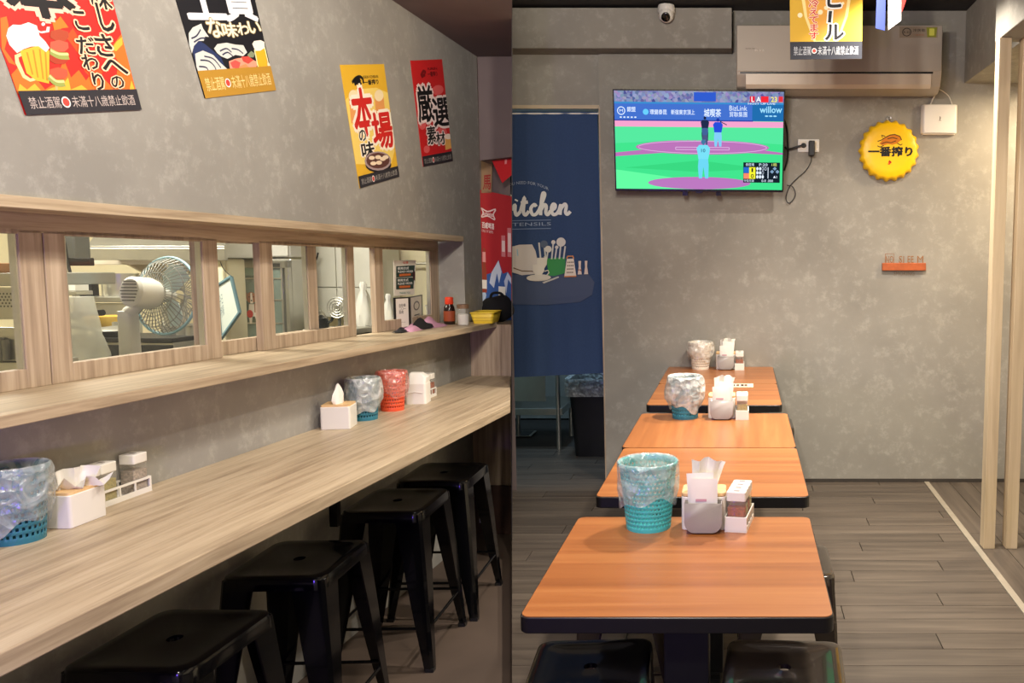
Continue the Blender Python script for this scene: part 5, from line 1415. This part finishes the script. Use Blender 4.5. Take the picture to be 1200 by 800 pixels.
MB().rbox(-w / 2, w / 2, -.03, .03, 0, h * .6, .01).build('cup', M['black'], t, 40)
for s_ in (-1, 1): MB().tube([(s_ * .013 + .012 * math.cos(R(q_)), 0, h * .78 + .02 * math.sin(R(q_))) for q_ in range(0, 361, 40)], .005, 6).build('scissor_grip', M['black'], t, 60)
a, w, h = krect(72, 319, 87, 341, 3.9)
t = thing('food_box', 'white plastic food box beside the scissor holder', 'box', FL, (a.x, 3.9, a.z))
MB().box(0, w, 0, .08, 0, h * .55).box(-.005, w + .005, -.005, .085, h * .55, h * .62).box(0, w, .0, .08, h * .62, h).build('boxes', M['kitchen_white'], t, bevel=.005)
MB().box(w * .15, w * .5, -.003, 0, h * .1, h * .4).build('grip', K_DARK, t)
t, w, h = kthing('steel_stand', 'steel stand under the white food box', 'stand', 66, 341, 89, 372, 3.9)
MB().box(0, w, 0, .1, h - .02, h).build('deck', M['steel'], t, bevel=.003)
zz = -(kp(66, 372, 3.9).z)
for x in (0, w - .02): MB().box(x, x + .02, 0, .02, zz, h - .02).build('leg', M['steel'], t)
# stove bench with bowl, wok, cans
t, w, h = kthing('stove_bench', 'black topped gas stove bench below the fan', 'stove', 60, 396, 203, 425, 3.55)
zz = -(kp(60, 425, 3.55).z)
MB().box(0, w, 0, .27, zz + .1, h - .02).build('body', M['steel'], t, bevel=.003)
MB().box(0, w, -.01, .27, h - .02, h).build('worktop', M['black'], t, bevel=.003)
MB().box(0.02, w, -.014, 0, h - .13, h - .03).build('control_panel', M['black'], t, bevel=.002)
for k in range(4): MB().lathe([(.02, 0), (.018, .02)], 14).xf(Matrix.Translation((w * (.3 + .18 * k), -.014, h - .075)) @ Matrix.Rotation(R(90), 4, 'X')).build('knob', M['steel'], t, 40)
for s_ in ((.02, .03), (.02, .22), (w - .06, .03), (w - .06, .22)): MB().box(s_[0], s_[0] + .04, s_[1], s_[1] + .04, zz, zz + .1).build('leg', M['steel'], t)
ztop = kp(60, 396, 3.55).z
def on_stove(x, Y): return (kp(x, 396, Y).x, Y, ztop)
t = thing('mixing_bowl', 'yellow enamel bowl on the stove bench', 'bowl', FL, on_stove(128, 3.75))
MB().lathe([(.04, 0), (.075, .05), (.085, .085), (.089, .085), (.08, .05), (.045, .006)], 24).build('bowl', K_YEL, t, 50)
t = thing('frying_pan', 'black pan with steel lid in front of the yellow bowl', 'pan', FL, on_stove(136, 3.62))
MB().lathe([(.06, 0), (.075, .03), (.078, .03), (.062, .004)], 24).build('pan', M['black'], t, 50)
MB().lathe([(.072, .03), (.05, .045), (.012, .05), (.012, .065), (.004, .067)], 24).build('lid', M['steel'], t, 50)
MB().tube([(-.07, -.02, .03), (-.19, -.03, .05)], .009, 8).build('handle', M['black'], t, 60)
def can(label, x, Y, r, h):
    t = thing('steel_canister', label, 'canister', FL, on_stove(x, Y), 0, 'steel canisters on the stove bench')
    MB().lathe([(r, 0), (r, h), (r * .94, h), (r * .93, .01)], 24).build('body', M['steel'], t, 40)
    MB().lathe([(r + .002, h - .012), (r + .004, h - .006), (r + .002, h)], 24, caps=(False, False)).build('rim', M['steel'], t, 40)
can('tall steel canister behind the fan on the stove bench', 203, 3.765, .045, .135)
can('narrow steel canister next to the tall one', 214, 3.72, .024, .12)
can('short dark steel canister at the end of the stove bench', 226, 3.70, .028, .055)
# pan handle sticking out of a cloudy sack
t = thing('plastic_sack', 'cloudy hanging plastic sack behind the window stile', 'plastic bag', FL, kp(95, 424, 3.02))
a, w, h = krect(78, 348, 112, 424, 3.02)
rnd = random.Random(5)
b = MB().loft([[(x * f_ * w + .012 * math.sin(9 * x + k) + dx * w, y * .10 * f_ + .006 * math.sin(12 * y + 2 * k), z * h) for x, y in [(0.5 * math.cos(q_ * PI / 8), math.sin(q_ * PI / 8)) for q_ in range(16)]] for k, (z, f_, dx) in enumerate(((0, 1.0, 0.02), (.1, 1.06, .03), (.35, .98, .0), (.6, .85, -.06), (.85, .78, -.13), (1.0, .72, -.15)))])
b.build('film', film('sack_film', S(226, 226, 214), .5, .3, .06), t, 60)
t = thing('pan_handle', 'black handled steel ladle lying above the cloudy sack', 'ladle', FL, kp(111, 367, 3.2))
MB().tube([(0.0, 0, 0), (.035, 0, .003)], .012, 10).build('grip', M['black'], t, 60)
MB().tube([(-.07, 0, -.005), (0, 0, 0)], .010, 10).build('shaft', M['steel'], t, 60)
MB().sphere((-.085, 0, -.012), .022, 1, 1, .6).build('bowl', M['steel'], t, 60)
# pedestal fan
fc = kp(195, 346.5, 3.25)
t = thing('pedestal_fan', 'white pedestal fan with pale blue guard behind the hatch', 'fan', FL, (kp(152, 400, 3.2).x, 3.2, 0))
fo = Vector((kp(152, 400, 3.2).x, 3.2, 0))
fanw = mat('fan_white', S(226, 224, 216), .4)
MB().lathe([(.16, 0), (.16, .02), (.05, .04)], 24).build('base', fanw, t, 40)
MB().loft([rsq(.032, .01, .03), rsq(.030, .01, .9), rsq(.027, .01, kp(152, 364, 3.2).z)]).build('post', fanw, t, 40, .002)
hc = fc - fo
dirv = Vector((0.20, 0.97, -0.14)).normalized()      # blows along the counter, away from the viewer
Q = Matrix.Translation(hc) @ dirv.to_track_quat('Z', 'Y').to_matrix().to_4x4()
RG = 0.150
b = MB()
ringp = lambda r, z, n=36: [(r * math.cos(2 * PI * i / n), r * math.sin(2 * PI * i / n), z) for i in range(n + 1)]
b.tube(ringp(RG, 0), .006, 6)
b.xf(Q).build('guard_rim', K_BLUE, t, 60)
for sgn, nm in ((-1, 'rear_guard'), (1, 'front_guard')):
    b = MB()
    for k in range(44):
        a_ = 2 * PI * k / 44
        b.tube([(r * math.cos(a_ + tw), r * math.sin(a_ + tw), z) for r, z, tw in ((.03, sgn * .055, 0), (.08, sgn * .052, .15), (.125, sgn * .034, .3), (RG, 0, .4))], .0016, 4)
    for r, z in ((.03, .055), (.085, .051), (.125, .034)): b.tube(ringp(r, sgn * z, 24), .0016, 4)
    b.xf(Q).build(nm, mat('guard_wire', S(150, 150, 144), .4, .3), t, 60)
for k in range(3):
    a_ = 2 * PI * k / 3
    pts = [(.02, -.02), (.06, -.05), (.12, -.045), (.135, 0), (.11, .045), (.05, .03), (.02, .015)]
    bb = MB().loft([[(x, y, .25 * y) for x, y in pts], [(x, y, .25 * y + .002) for x, y in pts]])
    bb.xf(Q @ Matrix.Rotation(a_, 4, 'Z')).build('blade', mat('fan_blade', S(190, 206, 206), .3), t, 60)
MB().lathe([(.022, -.03), (.026, .0), (.02, .03)], 18).xf(Q).build('hub', fanw, t, 40)
MB().lathe([(.048, -.155), (.057, -.147), (.060, -.08), (.05, -.045), (.03, -.035)], 24).xf(Q).build('motor_housing', fanw, t, 40)
ht = MB()
for k in range(7): ht.box(-.04 + abs(k - 3) * .004, .04 - abs(k - 3) * .004, -.036 + k * .012, -.032 + k * .012, -.158, -.154)
ht.xf(Q).build('vent_slot', K_DARK, t)
neck = Q @ Vector((0, 0, -.10))
MB().tube([(0, 0, kp(152, 366, 3.2).z), (neck.x * .5, neck.y * .5, kp(152, 360, 3.2).z), (neck.x, neck.y, neck.z - .02)], .022, 10).build('neck', fanw, t, 60)
# start of the counter pane: cardboard box, steel rack, perforated panel, tumblers
t, w, h = kthing('steel_rack', 'steel rack with perforated panel at the hatch start', 'rack', -40, 330, 32, 374, 2.9)
MB().box(0, w, 0, .4, h - .015, h + .03).build('deck', M['steel'], t, bevel=.003)
pm = MB().box(0, w, 0, .006, 0, h - .02)
pm.build('perforated_panel', M['steel'], t)
hb = MB()
for i in range(14):
    for j in range(5): hb.lathe([(.0035, -.0012), (.0035, 0)], 6, (w - .012 - i * .013 - (j % 2) * .0065, 0, 0)).v[-12:]; [setattr(v, 'z', 0) for v in []]
hb = MB()
for i in range(14):
    for j in range(5):
        cx, cz = w - .012 - i * .013 - (j % 2) * .0065, h * .35 + j * .011
        hb.add([(cx + .0036 * math.cos(R(60 * q_)), -.0008, cz + .0036 * math.sin(R(60 * q_))) for q_ in range(6)], [(0, 1, 2, 3, 4, 5)])
hb.build('perforation', K_DARK, t)['kind'] = 'stuff'
zz = -(kp(-40, 374, 2.9).z)
for x in (0.01, w - .03): MB().box(x, x + .02, .01, .03, zz, 0).build('leg', M['steel'], t)
t = thing('cardboard_box', 'open cardboard box on top of the perforated rack', 'box', FL, (kp(0, 322, 2.95).x, 2.95, kp(0, 330, 2.9).z + .0255))
MB().box(-.12, .04, 0, .12, .005, .04).build('body', K_CARD, t, bevel=.002)
MB().add([(.04, 0, .04), (.04, .12, .04), (.06, .12, .015), (.06, 0, .015)], [(0, 1, 2, 3)]).build('flap', K_CARD, t)
t, w, h = kthing('steel_worktable', 'steel worktable with tumblers at the hatch start', 'worktable', -40, 374, 36, 424, 2.7)
MB().box(0, w, 0, .18, -.03, 0).build('top', M['steel'], t, bevel=.003)
MB().box(0, w, .02, .03, 0, h * .8).build('splash_back', M['steel'], t, bevel=.003)
zz = -(kp(-40, 424, 2.7).z)
for x in (.01, w - .04): MB().box(x, x + .03, .02, .05, zz, -.03).build('leg', M['steel'], t)
for x_, r_, hh_, wd_ in ((2, .012, .075, 'tallest'), (8, .012, .068, 'middle sized'), (24, .010, .045, 'shortest')):
    t = thing('tumbler', wd_ + ' glass tumbler on the steel worktable', 'tumbler', FL, kp(x_, 422, 2.71), 0, 'tumblers at the hatch start')
    MB().lathe([(r_ * .9, 0), (r_, hh_), (r_ * .9, hh_), (r_ * .8, .004)], 14).build('glass', mat('smoky_glass', S(130, 130, 124), .1, .3), t, 40)
# cream fridge with box on top and whiteboard
t, w, h = kthing('cream_fridge', 'cream fridge behind the tilted whiteboard', 'fridge', 240, 303, 266, 404, 4.35)
zz = -(kp(246, 404, 4.35).z)
MB().box(0, w, 0, .15, zz, h).build('body', M['kitchen_wall'], t, bevel=.01)
MB().box(0.005, w - .005, -.03, 0, zz + .06, h - .005).build('door', M['kitchen_wall'], t, bevel=.008)
MB().box(w - .05, w - .035, -.05, -.03, h * .1, h * .6).build('handle', M['kitchen_white'], t, bevel=.004)
t, w, h = kthing('storage_box', 'dark grey storage box on top of the cream fridge', 'box', 241, 284, 266, 302, 4.36)
MB().box(0, w, 0, .12, 0, h * .85).build('body', K_DARK, t, bevel=.006)
MB().box(-.006, w + .006, -.006, .126, h * .85, h).build('lid', K_DARK, t, bevel=.004)
wbp = [kp(x, y, 4.27) for x, y in ((259, 397), (281, 366), (271, 324), (254, 335))]
s = Poster('whiteboard', 'tilted whiteboard with pale blue frame hung on the fridge', 'whiteboard', *wbp, ink(214, 222, 214), frame=FL, thick=.012)
s.ax, s.pl = 1, 4.27; s.z = lambda x, y: (x, y)
for a_, b_2 in ((0, 1), (1, 2), (2, 3), (3, 0)): MB().tube([wbp[a_] - s.o, wbp[b_2] - s.o], .009, 6).build('frame', mat('blue_frame', S(96, 130, 140), .5), s.root, 60)
s.text('handwriting', '今日\n特餐', .08, .35, .3, .8, ink(110, 130, 140), 0)
MB().tube(smooth_path([wbp[2] - s.o, kp(262, 315, 4.27) - s.o, kp(258, 306, 4.27) - s.o], 4), .002, 5).build('string', M['cord'], s.root)
# glass door fridge
t, w, h = kthing('display_fridge', 'tall glass door display fridge with a dog sticker', 'fridge', 284, 303, 337, 412, 4.6)
zz = -(kp(284, 412, 4.6).z)
MB().box(0, w, .03, .26, zz, h).build('body', M['steel'], t, bevel=.006)
MB().box(.012, w * .86, .016, .03, zz + .1, h - .05).build('door_glass', K_GLASS, t)
for x0_, x1_ in ((0, .018), (w * .84, w * .88), (w * .93, w)): MB().box(x0_, x1_, 0, .03, zz + .08, h - .01).build('door_frame', M['steel'], t, bevel=.002)
MB().box(0, w, 0, .03, h - .05, h - .01).build('door_frame', M['steel'], t, bevel=.002)
for q_ in (.3, .55, .78): MB().box(.02, w * .84, .012, .018, h * q_, h * q_ + .008).build('shelf_edge', M['steel'], t)
MB().box(w * .68, w * .84, -.004, 0, h - .045, h - .025).build('display', M['black'], t)
MB().box(w * .05, w * .28, .010, .014, h * .82, h * .93).build('price_strip', ink(150, 176, 160), t)
t, w, h = kthing('wall_cabinet', 'white wall cabinet above the display fridge', 'cabinet', 284, 278, 337, 301, 4.62)
MB().box(0, w, .02, .24, 0, h + .1).build('body', M['kitchen_white'], t, bevel=.004)
for x0_ in (.004, w / 2 + .002): MB().box(x0_, x0_ + w / 2 - .006, 0, .02, .004, h + .09).build('door', M['kitchen_white'], t, bevel=.004)
a, w, h = krect(287, 341, 305, 379, 4.585)
s = Poster('dog_sticker', 'brown and white puppy sticker with a red ball on glass', 'sticker', a, a + Vector((w, 0, 0)), a + Vector((w, 0, h)), a + Vector((0, 0, h)), None, frame=FL)
TANB, WD = ink(156, 104, 76), ink(226, 214, 200)
s.poly('body', [(.3, .0), (.42, .0), (.46, .22), (.62, .22), (.72, .0), (.95, .05), (.85, .35), (.75, .6), (.3, .6), (.25, .3)], WD)
s.poly('back_patch', [(.6, .35), (.85, .3), (.8, .62), (.6, .62)], TANB)
s.ellipse('head', .45, .80, .30, .17, TANB); s.poly('ear', [(.12, .80), (.02, .98), (.22, .95)], TANB); s.poly('ear', [(.75, .82), (.95, .98), (.92, .78)], TANB)
s.poly('blaze', [(.38, .62), (.55, .62), (.50, .95), (.42, .95)], WD); s.ellipse('eye', .33, .82, .035, .018, BLK, None, 8); s.ellipse('eye', .58, .82, .035, .018, BLK, None, 8); s.ellipse('nose', .46, .71, .05, .022, BLK, None, 8)
s.ellipse('ball', .33, .30, .19, .12, ink(206, 50, 46))
# white tall cabinet with strap, violet cloth, silver dish
t, w, h = kthing('tall_cabinet', 'tall white kitchen cabinet beside the violet cloth', 'cabinet', 362, 280, 440, 372, 4.95)
MB().box(0, w, .02, .3, 0, h).build('body', M['kitchen_white'], t, bevel=.003)
for x0_, x1_ in ((.004, w * .41), (w * .42, w * .99)):
    for z0_, z1_ in ((.004, h * .38), (h * .39, h * .99)): MB().box(x0_, x1_, 0, .02, z0_, z1_).build('door', M['kitchen_white'], t, bevel=.004)
t, w, h = kthing('low_worktable', 'steel kitchen worktable below the white cabinet', 'worktable', 355, 386, 412, 392, 4.45)
zz = -(kp(355, 392, 4.45).z)
MB().box(0, w, 0, .24, 0, h).build('top', M['steel'], t, bevel=.003)
MB().box(0, w, .2, .22, zz + .1, 0).build('back_panel', K_DARK, t)
for x in (.01, w - .04): MB().box(x, x + .03, .02, .05, zz, 0).build('leg', M['steel'], t)
t, w, h = kthing('hanging_cloth', 'violet cloth hanging behind the inner window stile', 'cloth', 363, 324, 368.5, 387, 4.3)
MB().prism([(w * q_ / 6, .006 * math.sin(q_ * 1.8)) for q_ in range(7)] + [(w * q_ / 6, .006 * math.sin(q_ * 1.8) + .008) for q_ in range(6, -1, -1)], 0, h).build('cloth', M['purple'], t, 60)
MB().tube(smooth_path([Vector((0, -.01, h)), Vector((w * .6, -.015, h + .015)), Vector((w * 1.3, -.015, h * .9)), Vector((w * 1.5, -.015, h * .55)), Vector((w * 1.4, -.01, h * .45))], 5), .004, 6).build('strap', M['black'], t, 60)
t = thing('wall_hook', 'black wire hook at the top of the white cabinet', 'hook', FL, kp(364, 298, 4.9))
MB().tube(smooth_path([Vector((-.02, 0, .05)), Vector((.01, 0, .02)), Vector((0, 0, -.02)), Vector((.03, 0, -.03)), Vector((.045, 0, .01))], 5), .005, 6).build('wire', M['black'], t, 60)
ztb = kp(355, 386, 4.45).z
t = thing('desk_fan', 'small silver desk fan on the low worktable', 'fan', FL, (kp(398, 380, 4.5).x, 4.5, ztb))
fh = kp(398, 360, 4.5).z - ztb
MB().lathe([(.04, 0), (.03, .012), (.008, .02), (.008, fh)], 16).build('stand', K_DARK, t, 40)
b = MB()
for r in (.054, .04, .026, .013): b.tube([(r * math.cos(R(q_)), -.02, fh + r * math.sin(R(q_))) for q_ in range(0, 361, 20)], .0028, 5)
for k in range(10): b.tube([(0, -.022, fh), (.054 * math.cos(k * PI / 5), -.02, fh + .054 * math.sin(k * PI / 5))], .0018, 4)
b.build('guard', M['steel'], t, 60)
MB().lathe([(.05, 0), (.05, .012), (.02, .03)], 20).xf(Matrix.Translation((0, -.006, fh)) @ Matrix.Rotation(R(-90), 4, 'X')).build('head', M['kitchen_white'], t, 40)
t = thing('kettle', 'dark kettle on the low worktable under the cabinet', 'kettle', FL, (kp(377, 386, 4.55).x, 4.55, ztb))
MB().lathe([(.035, 0), (.04, .02), (.034, .055), (.015, .065), (.006, .072)], 20).build('body', M['black'], t, 50)
MB().tube(smooth_path([Vector((.03, 0, .03)), Vector((.055, 0, .04)), Vector((.062, 0, .06))], 4), .007, 8).build('spout', M['black'], t, 60)
MB().tube(smooth_path([Vector((-.03, 0, .055)), Vector((0, 0, .095)), Vector((.03, 0, .055))], 5), .004, 6).build('handle', M['steel'], t, 60)
# plastic bags near the far hatch end
def plastic_bag(label, x, y0, y1, Y, r, seed, m=None):
    p0, p1 = kp(x, y1, Y), kp(x, y0, Y)
    t = thing('plastic_bag', label, 'plastic bag', FL, p0, 0, 'white plastic bags near the hatch end')
    h = p1.z - p0.z
    rnd = random.Random(seed); ph = [rnd.uniform(0, 6) for _ in range(4)]
    jit = lambda a, i: .14 * math.sin(3 * a + ph[0] + i) + .10 * math.sin(7 * a + ph[1] - i * 1.4) + .06 * math.sin(13 * a + ph[2] + 2 * i)
    MB().lathe([(r * .7, 0), (r, .1 * h), (r * 1.05, .3 * h), (r * .9, .5 * h), (r * .6, .7 * h), (r * .35, .82 * h), (r * .45, .93 * h), (r * .25, h)], 26, jit=jit).build('film', m or mat('opaque_bag', S(240, 238, 230), .4), t, 60)
t, w, h = kthing('low_worktable', 'narrow steel worktable under the white plastic bags', 'worktable', 414, 384, 503, 390, 4.70)
zz = -(kp(414, 390, 4.7).z)
MB().box(0, w, 0, .5, 0, h).build('top', M['steel'], t, bevel=.003)
for x in (.01, w - .04): MB().box(x, x + .03, .02, .05, zz, 0).build('leg', M['steel'], t)
plastic_bag('tall white plastic bag in the gap between two windows', 427, 330, 384.5, 4.76, .045, 3)
plastic_bag('short white plastic bag behind the far window stile', 440, 338, 384.5, 4.87, .036, 8)
plastic_bag('white plastic bag behind the notice on the window', 456, 344, 384.5, 4.8, .035, 13)
t = thing('towel_rail', 'thin steel rail on the kitchen end wall', 'rail', FL, kp(472, 309, 5.22))
rl = kp(530, 308, 5.22) - kp(472, 309, 5.22)
MB().tube([(0, 0, 0), rl], .008, 8).build('rail', M['steel'], t, 60)
for q_ in (.02, .98): MB().tube([rl * q_, rl * q_ + Vector((0, .06, 0))], .006, 6).build('bracket', M['steel'], t, 60)

if _to.name in COL.objects: COL.objects.unlink(_to)
bpy.data.objects.remove(_to)
